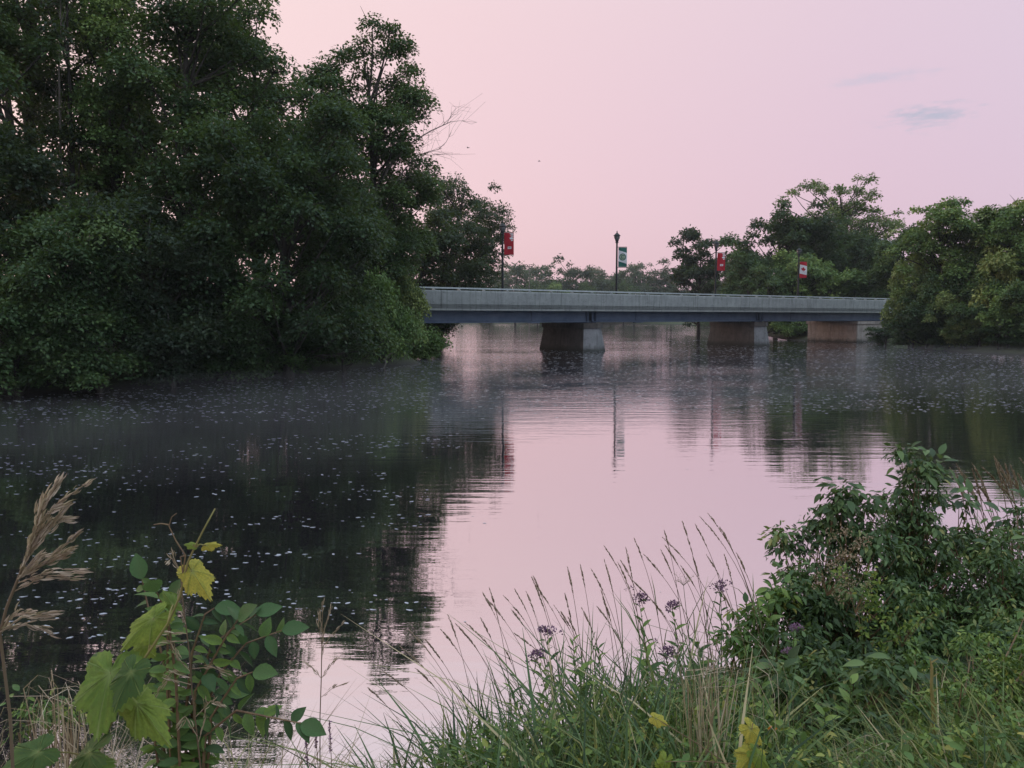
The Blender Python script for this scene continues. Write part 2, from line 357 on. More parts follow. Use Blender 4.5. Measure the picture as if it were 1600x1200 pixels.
def ibeam(mb, x0, x1, y, z0, z1):
    mb.extrude_x([(y - .2, z0), (y + .2, z0), (y + .2, z0 + .05), (y + .03, z0 + .08), (y + .03, z1 - .06), (y + .2, z1 - .03), (y + .2, z1), (y - .2, z1), (y - .2, z1 - .03), (y - .03, z1 - .06), (y - .03, z0 + .08), (y - .2, z0 + .05)], x0, x1)
for y in (1.2, 2.4, 3.6, 4.8):
    for (x0, x1) in ((T0 * .2, PIERS[0] + .05), (PIERS[0] + .32, PIERS[1] + .2), (PIERS[1] + .48, 53.0)):
        g_ = MB(); ibeam(g_, x0, x1, y, 2.02, 2.86); go = g_.build('girder', M['steel'], br)
        if y == 1.2:
            # bolted splice plates and bearing stiffeners
            for xs in ([x0 + 4.2] if x0 > 0 else [x1 - 5.0]):
                sp_ = MB(); sp_.box(xs, xs + .5, y - .085, y - .032, 2.14, 2.76); sp_.box(xs - .1, xs + .6, y - .215, y + .215, 1.985, 2.018); sp_.build('splice_plate', M['steel'], go)
            for xs in (x0 + .25, x1 - .25):
                st = MB(); st.box(xs - .012, xs + .012, y - .19, y - .035, 2.105, 2.79); st.build('stiffener', M['steel'], go)
for i, tx in enumerate(PIERS):
    hw = .82; L0, L1 = .25, 5.75
    def plan(e, f=0.0):
        w = hw + e
        return [(tx - w, L0 + .45 - e), (tx, L0 - e), (tx + w, L0 + .45 - e), (tx + w, L1 - .45 + e), (tx, L1 + e), (tx - w, L1 - .45 + e)]
    def nose(e):
        p_ = plan(e); d = .012
        return [(p_[0][0] - d * .3, p_[0][1] - d), (p_[1][0], p_[1][1] - d), (p_[2][0] + d * .3, p_[2][1] - d), (p_[2][0] - .02, p_[2][1] + .06), (p_[1][0], p_[1][1] + .06), (p_[0][0] + .02, p_[0][1] + .06)]
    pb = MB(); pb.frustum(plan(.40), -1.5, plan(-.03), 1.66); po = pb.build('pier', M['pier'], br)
    ns = MB(); ns.frustum(nose(.40), -1.5, nose(-.03), 1.615); ns.build('cutwater', M['pier_end_lit'], po)  # thin skin over the near end carrying the painted lit tone
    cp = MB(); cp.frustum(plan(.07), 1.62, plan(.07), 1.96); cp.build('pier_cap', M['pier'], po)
    for y in (1.2, 2.4, 3.6, 4.8):
        bb = MB(); bb.box(tx - .25, tx + .55, y - .22, y + .22, 1.955, 2.02); bb.build('bearing', M['black'], po)
# abutments: coursed concrete faces with recessed joints
for tx, sgn in ((45.7, 1), (-2.2, -1)):
    ab = MB(); a0, a1 = (tx + .06, tx + 8.5) if sgn > 0 else (tx - 8.5, tx - .06)
    ab.box(a0, a1, .46, WD - .3, -1.2, 1.9); ao = ab.build('abutment', M['abut'], br)
    cp = MB(); cp.box(min(tx - .08 * sgn, a1 if sgn > 0 else a0), max(tx - .08 * sgn, a1 if sgn > 0 else a0), .32, WD - .2, 1.72, 1.98); cp.build('abutment_cap', M['abut'], ao)
    rnd = random.Random(5)
    zc = -.6
    while zc < 1.7:
        hz = .56
        y = .42; k = 0
        while y < WD - .4:
            bw = 1.7 if (k or int(zc * 2) % 2) else .95; y1 = min(y + bw, WD - .32)
            bk = MB(); d = rnd.uniform(.0, .025)
            bk.box(min(tx - d * sgn, tx + .07 * sgn), max(tx - d * sgn, tx + .07 * sgn), y + .012, y1 - .012, zc + .012, min(zc + hz, 1.72) - .012); bk.build('concrete_block', M['abut'], ao)
            y = y1; k += 1
        x = 0.02; k = 0
        while x < 8.2:
            bw = 1.5 if (k or int(zc * 2) % 2) else .8; x1 = min(x + bw, 8.4); d = rnd.uniform(.0, .02)
            bk = MB(); xa, xb = (tx + x, tx + x1) if sgn > 0 else (tx - x1, tx - x)
            bk.box(xa + .012, xb - .012, .40 - d, .47, zc + .012, min(zc + hz, 1.72) - .012); bk.build('concrete_block', M['abut'], ao)
            x = x1; k += 1
        zc += hz

# lamp posts with banners
M['lampglass'] = simple_mat('lamp_glass', [(.3, (.07, .07, .075)), (.7, (.12, .12, .125))], 5, .2)
M['red'] = simple_mat('banner_red', [(.3, (.36, .012, .025)), (.7, (.48, .022, .038))], 3, .7)
M['white'] = simple_mat('banner_white', [(.3, (.66, .66, .68)), (.7, (.78, .78, .80))], 3, .7)
M['green'] = simple_mat('banner_green', [(.3, (.018, .10, .085)), (.7, (.03, .14, .115))], 3, .7)
M['palegreen'] = simple_mat('banner_pale_green', [(.3, (.34, .42, .30)), (.7, (.42, .5, .36))], 3, .7)
def lamp_post(tpos, label, kind):
    lp = empty('street_lamp', (BA[0] + BD[0] * tpos + BN[0] * .62, BA[1] + BD[1] * tpos + BN[1] * .62, 3.05), 0)
    tag(lp, 'tall black lamp post ' + label, 'street lamp', 'lamp posts along the bridge')
    b_ = MB(); b_.lathe([(.19, 0), (.19, .1), (.14, .2), (.12, .75), (.085, .85)], 10); b_.build('base', M['black'], lp)
    b_ = MB(); b_.lathe([(.075, .8), (.068, 2.5), (.06, 4.5)], 10); b_.build('pole', M['black'], lp)
    b_ = MB(); b_.lathe([(.06, 4.48), (.12, 4.53), (.09, 4.6), (.13, 4.68), (.13, 4.72)], 10); b_.build('lamp_holder', M['black'], lp)
    b_ = MB(); b_.lathe([(.12, 4.715), (.20, 4.86), (.19, 5.0)], 10); b_.build('lamp_glass', M['lampglass'], lp)
    b_ = MB(); b_.lathe([(.25, 4.985), (.25, 5.02), (.15, 5.12), (.06, 5.2), (.03, 5.24), (.045, 5.28), (.01, 5.36)], 10); b_.build('lamp_cap', M['black'], lp)
    top = {0: 4.62, 1: 4.20, 2: 4.30, 3: 4.05}[kind[1]]; H = 1.36; W = .60
    b_ = MB(); b_.tube([(0, 0, top + .03), (.12 + W, 0, top + .03)], .018, 6); b_.build('banner_arm', M['black'], lp)
    b_ = MB(); b_.tube([(0, 0, top - H - .03), (.12 + W, 0, top - H - .03)], .018, 6); b_.build('banner_arm', M['black'], lp)
    # the banner sags and ripples a little
    def sheet(poly, yoff, mat, name, parent):
        vs_ = [(.11 + x * W, .03 * math.sin(3.1 * x + 4 * z_) - yoff, top - H + z_ * H) for x, z_ in poly]
        mm = MB(); mm.add(vs_, [tuple(range(len(vs_)))]); mm.add([(v[0], v[1] + .004, v[2]) for v in vs_], [tuple(range(len(vs_)))[::-1]]); return mm.build(name, mat, parent)
    def grid(f, mat, name, parent, yoff):
        nx, nz = 5, 14; vs_ = []; fs_ = []
        for j in range(nz + 1):
            for i in range(nx + 1):
                x, z_ = f(i / nx, j / nz); vs_.append((.11 + x * W, .03 * math.sin(3.1 * x + 4 * z_) - yoff, top - H + z_ * H))
        for j in range(nz):
            for i in range(nx):
                a = j * (nx + 1) + i; fs_.append((a, a + 1, a + nx + 2, a + nx + 1))
        k_ = len(vs_); vs_ += [(v[0], v[1] + .005, v[2]) for v in vs_]; fs_ += [tuple(i + k_ for i in f_)[::-1] for f_ in fs_]
        mm = MB(); mm.add(vs_, fs_); return mm.build(name, mat, parent)
    base = {'red': 'red', 'flag': 'red', 'green': 'green'}[kind[0]]
    bn = grid(lambda a, b_: (a, b_), M[base], 'banner', lp, 0)
    if kind[0] == 'flag':
        grid(lambda a, b_: (a, .22 + .56 * b_ + .10 * (.5 - a)), M['white'], 'white_field', bn, .006)
        leaf = [(0, -.52), (.04, -.5), (.03, -.26), (.30, -.32), (.26, -.2), (.52, .06), (.45, .1), (.50, .28), (.32, .24), (.29, .32), (.13, .16), (.2, .47), (.1, .42), (0, .62)]
        leaf = leaf + [(-x, y) for x, y in leaf[::-1] if x > 0]
        sheet([(.5 + x * .62, .52 + y * .25 + (-x) * .05) for x, y in leaf], .013, M['red'], 'maple_leaf', bn)
    elif kind[0] == 'green':
        grid(lambda a, b_: (a, .23 + .56 * b_ + .14 * (.5 - a)), M['white'], 'white_field', bn, .006)
        ring = []; k_ = 18
        for q in range(k_): ring.append((.5 + .40 * math.cos(2 * math.pi * q / k_), .51 + .18 * math.sin(2 * math.pi * q / k_)))
        sheet(ring, .012, M['green'], 'emblem_disc', bn)
        sheet([(.5 + (x - .5) * .76, .51 + (z_ - .51) * .76) for x, z_ in ring], .018, M['palegreen'], 'emblem_centre', bn)
        for z_ in (.58, .45): sheet([(.36, z_ - .015), (.72, z_ - .015), (.72, z_ + .015), (.36, z_ + .015)], .024, M['green'], 'emblem_bar', bn)
        sheet([(.34, .43), (.42, .43), (.42, .6), (.34, .6)], .027, M['green'], 'emblem_bar', bn)
    else:
        for poly in ([(.55, .97), (.97, .97), (.97, .9), (.7, .92)], [(.60, .86), (.95, .88), (.95, .81), (.74, .83)], [(.55, .76), (.78, .8), (.96, .77), (.93, .69), (.62, .7)], [(.7, .66), (.94, .67), (.9, .63), (.72, .62)]):
            sheet(poly, .008, M['white'], 'white_motif', bn)
        for poly in ([(.36, .26), (.72, .26), (.72, .3), (.36, .3)], [(.4, .33), (.72, .33), (.72, .37), (.4, .37)], [(.36, .26), (.44, .26), (.44, .36), (.36, .36)], [(.66, .26), (.75, .26), (.75, .37), (.66, .37)]):
            sheet(poly, .010, M['white'], 'white_motif', bn)
    return lp
lamp_post(6.1, 'carrying a red banner, half lost against dark trees', ('red', 0))
lamp_post(15.8, 'carrying a green and white banner against open sky', ('green', 1))
lamp_post(26.2, 'carrying a red banner with white motifs beside a pale tree', ('red', 2))
lamp_post(36.8, 'carrying a red and white maple leaf flag banner', ('flag', 3))
sc_lab = None
# a modern street light and a utility pole far behind the bridge
def far_pole(name, label, px, py_top, Z, arm):
    b0 = at(px, py_top, Z); gz = gh(b0.x, Z); r = empty(name, (b0.x, Z, gz)); hh = b0.z - gz
    mm = MB(); mm.tube([(0, 0, 0), (0, 0, hh * .6), (0, 0, hh)], [.14, .11, .09], 8); mm.build('pole', M['rail'] if arm else M['deadwood'], r)
    mm = MB()
    if arm:
        mm.tube([(0, 0, hh), (-.2, 0, hh + .4), (-.9, 0, hh + .75), (-1.7, 0, hh + .8)], .06, 6); mm.build('arm', M['rail'], r)
        mm = MB(); mm.box(-2.3, -1.6, -.15, .15, hh + .72, hh + .86); mm.build('lamp_head', M['rail'], r)
    else:
        mm.box(-1.0, 1.0, -.06, .06, hh - .7, hh - .55); mm.build('crossarm', M['deadwood'], r)
    tag(r, label, 'street light' if arm else 'utility pole')
far_pole('street_light', 'slim grey street light with curved arm beyond the right end of the bridge', 1395, 384, 96, True)
far_pole('utility_pole', 'thin utility pole among the hazy far trees beyond the bridge', 827, 413, 215, False)

# ------------------------------------------------------------------ foliage tools
def scatter(tv, tf, pos, d, nrm, L, W, var):
    """copies of a leaf template: tv (k,3) with x across, y along, z off the face"""
    tv = np.asarray(tv, float); k = len(tv); n_ = len(pos)
    d = d / (np.linalg.norm(d, axis=1, keepdims=True) + 1e-9)
    side = np.cross(d, nrm); side /= (np.linalg.norm(side, axis=1, keepdims=True) + 1e-9)
    nn = np.cross(side, d)
    V = pos[:, None, :] + (tv[None, :, 0:1] * W[:, None, None]) * side[:, None, :] + (tv[None, :, 1:2] * L[:, None, None]) * d[:, None, :] + (tv[None, :, 2:3] * L[:, None, None]) * nn[:, None, :]
    base = (np.arange(n_) * k)[:, None, None]
    by = {}
    for f in tf: by.setdefault(len(f), []).append(f)
    faces = [(base + np.asarray(fl)[None]).reshape(-1, kk) for kk, fl in by.items()]
    return V.reshape(-1, 3), faces, np.repeat(var, k)
QUAD = ([(0, 0, 0), (.5, .45, .06), (0, 1, -.05), (-.5, .45, .06)], [(0, 1, 2, 3)])
LEAF = ([(0, 0, 0), (0, .35, -.03), (0, .72, -.06), (0, 1, -.14), (.46, .30, .05), (.36, .68, .02), (-.46, .30, .05), (-.36, .68, .02)],
        [(0, 4, 1), (1, 4, 5, 2), (2, 5, 3), (0, 1, 6), (1, 2, 7, 6), (2, 3, 7)])
def unit(rng, n_):
    v = rng.normal(size=(n_, 3)); return v / np.linalg.norm(v, axis=1, keepdims=True)
def clump_leaves(rng, cen, rad, nleaf, flat=.6, droop=.3):
    """leaf positions, directions, normals and shade value of every clump"""
    cnt = np.maximum(8, (nleaf * rad ** 2 / (rad ** 2).sum()).astype(int))
    ci = np.repeat(np.arange(len(cen)), cnt); n_ = len(ci)
    u = unit(rng, n_); u[:, 2] = np.where(u[:, 2] < -.35, -u[:, 2] * .5, u[:, 2])
    r = rng.random(n_) ** .45
    off = u * (r * rad[ci])[:, None] * np.array([1, 1, flat])
    off[:, 2] -= (np.hypot(off[:, 0], off[:, 1]) ** 2 / rad[ci]) * droop
    pos = cen[ci] + off
    d = u * np.array([1, 1, .4]) + rng.normal(size=(n_, 3)) * .55 + np.array([0, 0, -.35])
    nrm = np.array([0, 0, .75]) + u * .55 + rng.normal(size=(n_, 3)) * .38
    cv = rng.normal(size=len(cen)) * .19
    var = .45 + cv[ci] + rng.normal(size=n_) * .13 + .12 * (r - .6)
    return pos, d, nrm, np.clip(var, 0, 1)
def blob_clumps(rng, blobs, n_cl, clump_r, shell=.5):
    B = np.array(blobs, float); w = (B[:, 3] * B[:, 4] + B[:, 4] * B[:, 5] + B[:, 3] * B[:, 5]); w /= w.sum()
    bi = rng.choice(len(B), n_cl, p=w); u = unit(rng, n_cl); u[:, 2] += .12
    r = shell + (1 - shell) * rng.random(n_cl) ** .6
    cen = B[bi, :3] + u * B[bi, 3:6] * r[:, None]
    return cen, clump_r * rng.uniform(.55, 1.35, n_cl)
def trunk_and_limbs(rng, H, cen, r0, lean=(0, 0), frac=.6, thin=.03, n_seg=7):
    mb = MB()
    top = np.array([lean[0], lean[1], H * .86])
    zs = np.linspace(0, 1, n_seg + 2); ph = rng.random(2) * 6
    def tp(s): return np.array([lean[0] * s + .018 * H * math.sin(3 * s + ph[0]) * s, lean[1] * s + .018 * H * math.sin(4 * s + ph[1]) * s, -.4 + (H * .86 + .4) * s])
    mb.tube([tp(s) for s in zs], [r0 * (1.25 - .15 * min(s * 8, 1)) * (1 - s) ** .8 + .02 for s in zs], 8)
    for c_ in cen:
        if rng.random() > frac: continue
        s = np.clip((c_[2] - .22 * H * rng.random() - .35 * np.hypot(c_[0] - lean[0] * .5, c_[1] - lean[1] * .5)) / (H * .86), .12, .9)
        a = tp(s); m_ = a * .45 + c_ * .55 + np.array([0, 0, -.06 * np.linalg.norm(c_ - a)]) + rng.normal(size=3) * .06 * np.linalg.norm(c_ - a)
        pts = [a * (1 - q) ** 2 + m_ * 2 * q * (1 - q) + c_ * q * q for q in (0, .25, .5, .75, 1)]
        ra = max(thin, min(r0 * .4, .02 * np.linalg.norm(c_ - a) + .01))
        mb.tube(pts, [ra, ra * .8, ra * .6, ra * .42, ra * .22], 5, cap=False)
        for _ in range(3):
            e = c_ + rng.normal(size=3) * np.array([.5, .5, .35]); mb.tube([c_ * .9 + pts[3] * .1, (c_ + e) / 2 + rng.normal(size=3) * .05, e], [ra * .3, ra * .22, ra * .1], 4, cap=False)
    return mb
def crown_blobs(rng, W, H, h0, nb, lean=(0, 0), taper=.35):
    """an uneven crown of several lobes between h0 and H"""
    bl = [(lean[0] * .6, lean[1] * .6, (H + h0) / 2, W * .42, W * .42, (H - h0) * .44)]
    for i in range(nb):
        s = (i + rng.random()) / nb; z = h0 + (H - h0) * (.12 + .80 * s)
        rad = W * .5 * (1 - taper * abs(2 * s - .75)) * .62; a = rng.random() * 6.283 + i * 2.4
        rb = W * rng.uniform(.18, .30)
        rz_ = min(rb * rng.uniform(.9, 1.3), max(.5, (H - h0) * .22))
        bl.append((math.cos(a) * rad + lean[0] * s, math.sin(a) * rad + lean[1] * s, min(z, H - rz_), rb, rb, rz_))
    return bl
TREES = {}
def tree(name, label, px, Z, top_py, W, mat, seed, h0=.2, n_leaf=26000, n_cl=90, leaf=.17, clump=.85, nb=9, lean=(0, 0), r0=None, group=None, X=None, flat=.85, shell=.28, cat='tree', limbs=.42, blobs=None, minz=.12, droop=.3, share=None):
    rng = np.random.default_rng(seed)
    p = at(px, top_py, Z); x = p.x if X is None else X; gz = max(gh(x, Z), .0); H = p.z - gz
    root = empty(name, (x, Z, gz)); tag(root, label, cat, group)
    if share:                                    # same meshes as an earlier tree, other size and turn
        src, sH, sW = TREES[share]; root.scale = (W / sW, W / sW, H / sH); root.rotation_euler = (0, 0, rng.random() * 6.28)
        for ch in src:
            c_ = ch.copy(); COL.objects.link(c_); c_.parent = root
            if c_.name.startswith('crown'): c_.material_slots[0].link = 'OBJECT'; c_.material_slots[0].material = M[mat]
        return root
    if lean == (0, 0) and X is not None: lean = ((p.x - x), 0)
    bl = blobs or crown_blobs(rng, W, H, h0 * H, nb, lean)
    cen, rad = blob_clumps(rng, bl, n_cl, clump, shell)
    cen[:, 2] = np.maximum(cen[:, 2], minz + .15 - gz + rad * .3)
    pos, d, nrm, var = clump_leaves(rng, cen, rad, n_leaf, flat, droop)
    pos[:, 2] = np.maximum(pos[:, 2], minz - gz + rng.random(len(pos)) * .25)
    L = leaf * rng.uniform(.65, 1.3, len(pos)); 
    V, fc, va = scatter(*QUAD, pos, d, nrm, L, L * rng.uniform(.55, .8, len(pos)), var)
    tm = trunk_and_limbs(rng, H, cen, r0 or (.012 * H + .06), lean, limbs)
    to = tm.build('trunk', M['bark'], root, True)
    co = link_mesh('crown', np_mesh('crown', V, fc, {'var': va}), root, M[mat])
    TREES[seed] = ((to, co), H, W)
    return root

# ------------------------------------------------------------------ trees of the left bank
G = 'trees along the dark left bank'
tree('broadleaf_tree', 'tall loose tree with gaps of sky, at the upstream end of the dark bank', -60, 29, -260, 8.5, 'forest', 1, .15, 30744, 95, 0.168, .9, 11, group=G, X=-21)
tree('slender_tree', 'slender tall tree with bare upper stem and sparse leaves', 95, 31, -90, 4.2, 'dusky', 2, .12, 9223, 46, 0.143, .65, 8, group=G, r0=.13)
tree('broadleaf_tree', 'tall tree whose straight trunk shows through the sparse top', 158, 32, -150, 4.6, 'fresh', 3, .1, 15372, 60, 0.151, .75, 10, group=G, r0=.24)
tree('maple_tree', 'big full maple with forked dark trunk in the middle of the bank', 290, 32, -85, 8.5, 'forest', 4, .08, 43041, 120, 0.16, .95, 14, group=G, r0=.3)
tree('maple_tree', 'maple with ragged right edge against the pink sky', 395, 36, -45, 6.2, 'forest', 5, .12, 30744, 95, 0.16, .85, 11, group=G)
tree('maple_tree', 'broad dense maple leaning out over the water', 440, 30.5, 175, 9.0, 'maple', 6, .02, 49190, 130, 0.151, .9, 14, group=G, droop=.42)
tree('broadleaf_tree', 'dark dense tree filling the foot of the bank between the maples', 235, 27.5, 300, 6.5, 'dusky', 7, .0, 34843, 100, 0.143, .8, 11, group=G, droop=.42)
tree('ash_tree', 'tall round headed tree standing out against the pink sky beside the bare limbs', 575, 41, 36, 7.2, 'forest', 8, .40, 27873, 81, 0.168, .85, 8, group=G, r0=.26)
tree('broadleaf_tree', 'grey green vine covered tree beside the round headed tree', 528, 37.5, 165, 4.4, 'grey', 9, .0, 24595, 80, 0.143, .7, 10, group=G, X=-9.5)
tree('maple_tree', 'mid green maple standing just behind the bushes by the bridge', 592, 40.5, 300, 5.4, 'forest', 10, .0, 32793, 95, 0.143, .75, 10, group=G, X=-8.2, droop=.4)
tree('willow_bush', 'bushy light green willow hanging over the water', 75, 24.6, 322, 5.2, 'forest', 11, .0, 34843, 100, 0.126, .7, 11, group=G, droop=.45, X=-14.8)
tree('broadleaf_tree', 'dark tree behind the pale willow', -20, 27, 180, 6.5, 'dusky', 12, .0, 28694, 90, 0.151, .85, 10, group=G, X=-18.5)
tree('broadleaf_tree', 'leafy tree in the shade behind the forked maple', 235, 38, 110, 9, 'forest', 13, .05, 22545, 80, 0.185, 1.0, 10, group=G)
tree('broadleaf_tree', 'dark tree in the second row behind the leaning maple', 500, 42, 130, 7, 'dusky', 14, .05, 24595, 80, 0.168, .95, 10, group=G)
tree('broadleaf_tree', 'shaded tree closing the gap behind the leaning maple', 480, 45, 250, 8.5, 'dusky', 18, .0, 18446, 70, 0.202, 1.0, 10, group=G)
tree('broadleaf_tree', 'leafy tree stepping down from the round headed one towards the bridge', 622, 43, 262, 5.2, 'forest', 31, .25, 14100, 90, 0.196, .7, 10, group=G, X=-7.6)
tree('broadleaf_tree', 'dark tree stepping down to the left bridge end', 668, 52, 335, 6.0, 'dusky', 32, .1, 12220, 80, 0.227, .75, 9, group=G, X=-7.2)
tree('broadleaf_tree', 'background tree closing the top of the bank behind the slender tree', 10, 46, -90, 9, 'forest', 33, .1, 8460, 80, 0.309, 1.0, 10, group=G)
tree('broadleaf_tree', 'background tree closing the top of the bank behind the straight trunk', 205, 46, -70, 8, 'forest', 34, .1, 8460, 80, 0.309, 1.0, 10, group=G)
tree('broadleaf_tree', 'background tree closing the top of the bank behind the ragged maple', 340, 47, -20, 9, 'dusky', 35, .1, 8460, 80, 0.309, 1.0, 10, group=G)
tree('broadleaf_tree', 'very tall tree rising behind the slender bare topped one', 20, 34, -330, 8, 'forest', 19, .25, 18446, 70, 0.185, .95, 10, group=G)
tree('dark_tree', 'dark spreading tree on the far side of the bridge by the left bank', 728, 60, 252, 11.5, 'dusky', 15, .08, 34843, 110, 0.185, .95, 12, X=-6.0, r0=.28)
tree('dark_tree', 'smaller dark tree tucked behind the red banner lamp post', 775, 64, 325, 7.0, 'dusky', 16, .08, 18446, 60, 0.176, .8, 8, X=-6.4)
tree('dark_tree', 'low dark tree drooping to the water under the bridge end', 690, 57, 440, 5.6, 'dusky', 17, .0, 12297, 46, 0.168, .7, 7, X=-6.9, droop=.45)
# bushes at the waterline
for k_, (x_, z_, py_, w_, sh_, lb_) in enumerate([(-25.5, 27, -60, 8.5, 4, 'full tree carrying the left bank on upstream of the tall loose one'), (-33, 25, -40, 9.0, 6, 'broad tree farther upstream on the left bank'), (-42, 24, 0, 9.0, 5, 'last tree upstream on the left bank'), (-29, 22, 330, 6.0, 7, 'low dark tree at the waterline farther upstream')]):
    tree('broadleaf_tree', lb_, 800 + x_ / z_ * F, z_, py_, w_, 'forest', 900 + k_, group=G, share=sh_)
GB = 'bushes along the waterline of the left bank'
BUSH = [(20, 23.3, 470, 3.4, 'forest', 'willow bush dipping into the water below the pale willow'),
        (150, 24.3, 480, 3.2, 'forest', 'dark leafy bush beside the dipping willow bush'),
        (265, 26.2, 470, 3.0, 'dusky', 'very dark bush in the shadiest part of the bank'),
        (360, 28.4, 490, 3.2, 'maple', 'deep green bush below the leaning maple'),
        (450, 30.4, 480, 3.2, 'maple', 'deep green bush with low trailing branches below the leaning maple'),
        (535, 33.4, 455, 3.4, 'forest', 'mid green bush next to the trailing bush'),
        (592, 37.6, 425, 3.3, 'fresh', 'brighter green bush by the pale bare stick'),
        (628, 41.0, 425, 2.7, 'olive', 'yellowish green bush against the end of the bridge'),
        (664, 43.2, 520, 1.9, 'fresh', 'low bush tip reaching out over the water below the bridge')]
for i, (px, Z, py, W, mt, lb) in enumerate(BUSH):
    tree('riverside_bush', lb, px, Z, py, W, mt, 40 + i, .0, 15000, 55, .125, .55, 7, group=GB, cat='bush', r0=.07, droop=.5, minz=.04, share={5: 41, 6: 43, 7: 40}.get(i))

# a dead branched limb against the sky by the round headed tree
def dead_branches(name, label, pix, Z, seed, r0=.07):
    rng = np.random.default_rng(seed); b0 = at(*pix[0], Z); root = empty(name, b0); tag(root, label, 'branch')
    mb = MB(); P = [np.array(at(*p, Z) - b0) for p in pix]
    mb.tube(P, [r0 * (1 - .75 * i / (len(P) - 1)) for i in range(len(P))], 6)
    mb.build('limb', M['deadwood'], root)
    tw = MB()
    for i in range(1, len(P)):
        for _ in range(4):
            q = rng.random(); a = P[i - 1] * (1 - q) + P[i] * q; dr = (P[i] - P[i - 1]); dr /= np.linalg.norm(dr)
            e = dr * rng.uniform(.4, 1.0) + rng.normal(size=3) * .55; e[2] += .2; ln = rng.uniform(.3, .8)
            m_ = a + e * ln * .5 + rng.normal(size=3) * .08; t_ = a + e * ln
            tw.tube([a, m_, t_], [.016, .011, .006], 4, cap=False)
            for _ in range(3):
                f = m_ * .5 + t_ * .5; tw.tube([f, f + (e + rng.normal(size=3) * .6) * .35, f + (e + rng.normal(size=3) * .7) * .7], [.009, .006, .004], 3, cap=False)
    tw.build('twigs', M['deadwood'], root)
dead_branches('dead_limb', 'bare dead limb with fine twigs reaching out against the pink sky', [(585, 300), (612, 255), (640, 225), (672, 205), (705, 190)], 40.6, 3)
dead_branches('dead_limb', 'lower bare dead limb forking below the twiggy one', [(590, 330), (625, 275), (650, 243), (690, 232)], 40.9, 4, .05)
dead_branches('bare_sapling', 'bare thin dead sapling standing in a gap of the tall trees', [(99, 578), (97, 450), (96, 330), (94, 200), (92, 110), (95, 40), (94, -20)], 30.5, 5, .07)

# ------------------------------------------------------------------ trees beyond the bridge and on the right bank
G2 = 'trees beyond the bridge on the right'
tree('dark_tree', 'dark loose tree next to the red banner with white motifs', 1095, 112, 360, 10, 'dusky', 21, .02, 18000, 96, 0.374, 1.02, 10, group=G2)
tree('willow_tree', 'pale drooping willow just behind the red banner with white motifs', 1150, 100, 415, 5, 'grey', 22, .05, 9000, 54, 0.286, 0.765, 7, group=G2, droop=.7)
tree('dense_tree', 'dense green tree with stepped round lobes beyond the bridge', 1218, 95, 318, 16, 'maple', 23, .02, 32000, 144, 0.352, 1.147, 13, group=G2)
tree('airy_tree', 'tall airy tree with fine open crown rising behind the dense one', 1312, 110, 280, 17, 'olive', 24, .2, 24000, 176, 0.352, 1.02, 13, group=G2, limbs=1.0, shell=.6)
tree('dark_tree', 'dark tree behind the maple leaf flag banner', 1345, 94, 365, 12, 'maple', 25, .0, 20000, 89, 0.308, 0.935, 9, group=G2)
LOW = [(1172, 88, 396, 8, 'forest', 'lower light green tree behind the bridge next to the willow'), (1240, 86, 390, 8.5, 'fresh', 'bright round tree behind the bridge before the dense one'),
       (1300, 85, 398, 8, 'fresh', 'bright bushy tree right of the flag banner'), (1358, 84, 420, 7, 'forest', 'small round tree at the right end of the bridge'), (1200, 84, 420, 6.5, 'forest', 'small leafy tree behind the parapet below the dense tree')]
for i, (px, Z, py, W, mt, lb) in enumerate(LOW):
    tree('leafy_tree', lb, px, Z, py, W, mt, 60 + i, .0, 15000, 70, .29, .85, 9, group=G2, share={3: 61, 4: 60}.get(i))
tree('dense_tree', 'dense green tree filling in below the airy crown beyond the bridge', 1280, 100, 338, 13, 'forest', 910, group=G2, share=23)
tree('dense_tree', 'dark dense tree beyond the bridge just before the street light', 1352, 104, 352, 11, 'maple', 911, group=G2, share=23)
tree('dense_tree', 'rounded tree between the dark loose tree and the dense stepped one', 1158, 104, 392, 9, 'forest', 912, group=G2, share=25)
G3 = 'trees of the right bank in front of the bridge end'
tree('poplar_tree', 'full green tree overlapping the right end of the bridge', 1472, 57.5, 312, 7.8, 'fresh', 26, .02, 30000, 152, 0.22, 0.68, 11, group=G3, X=32.4)
tree('poplar_tree', 'green tree with a thin upright trunk beside the bridge end tree', 1540, 57, 318, 7.8, 'olive', 27, .02, 26000, 136, 0.22, 0.68, 11, group=G3, X=35.3)
tree('poplar_tree', 'leafy tree closing the right bank', 1605, 54, 316, 8, 'fresh', 28, .05, 26000, 136, 0.22, 0.68, 10, group=G3)
tree('poplar_tree', 'last tree of the right bank', 1690, 53, 312, 8, 'forest', 29, .05, 20000, 112, 0.22, 0.722, 9, group=G3)
tree('leafy_tree', 'tree top peeping out beside the curved street light', 1412, 80, 352, 5.5, 'forest', 30, .0, 14000, 73, 0.275, 0.807, 8, group=G2)
BUSHR = [(1424, 62.0, 455, 3.6000000000000004, 'forest', 'dark bush hiding the end of the abutment'), (1452, 57.0, 435, 4.680000000000001, 'maple', 'deep green bush at the water below the bridge end tree'), (1487, 54.2, 448, 4.42, 'olive', 'brownish green bush at the water'),
         (1535, 51.8, 440, 4.42, 'forest', 'mid green bush at the water of the right bank'), (1580, 49.6, 450, 3.9000000000000004, 'fresh', 'bright green bush at the water of the right bank'), (1630, 48.0, 440, 4.16, 'forest', 'last bush at the water of the right bank')]
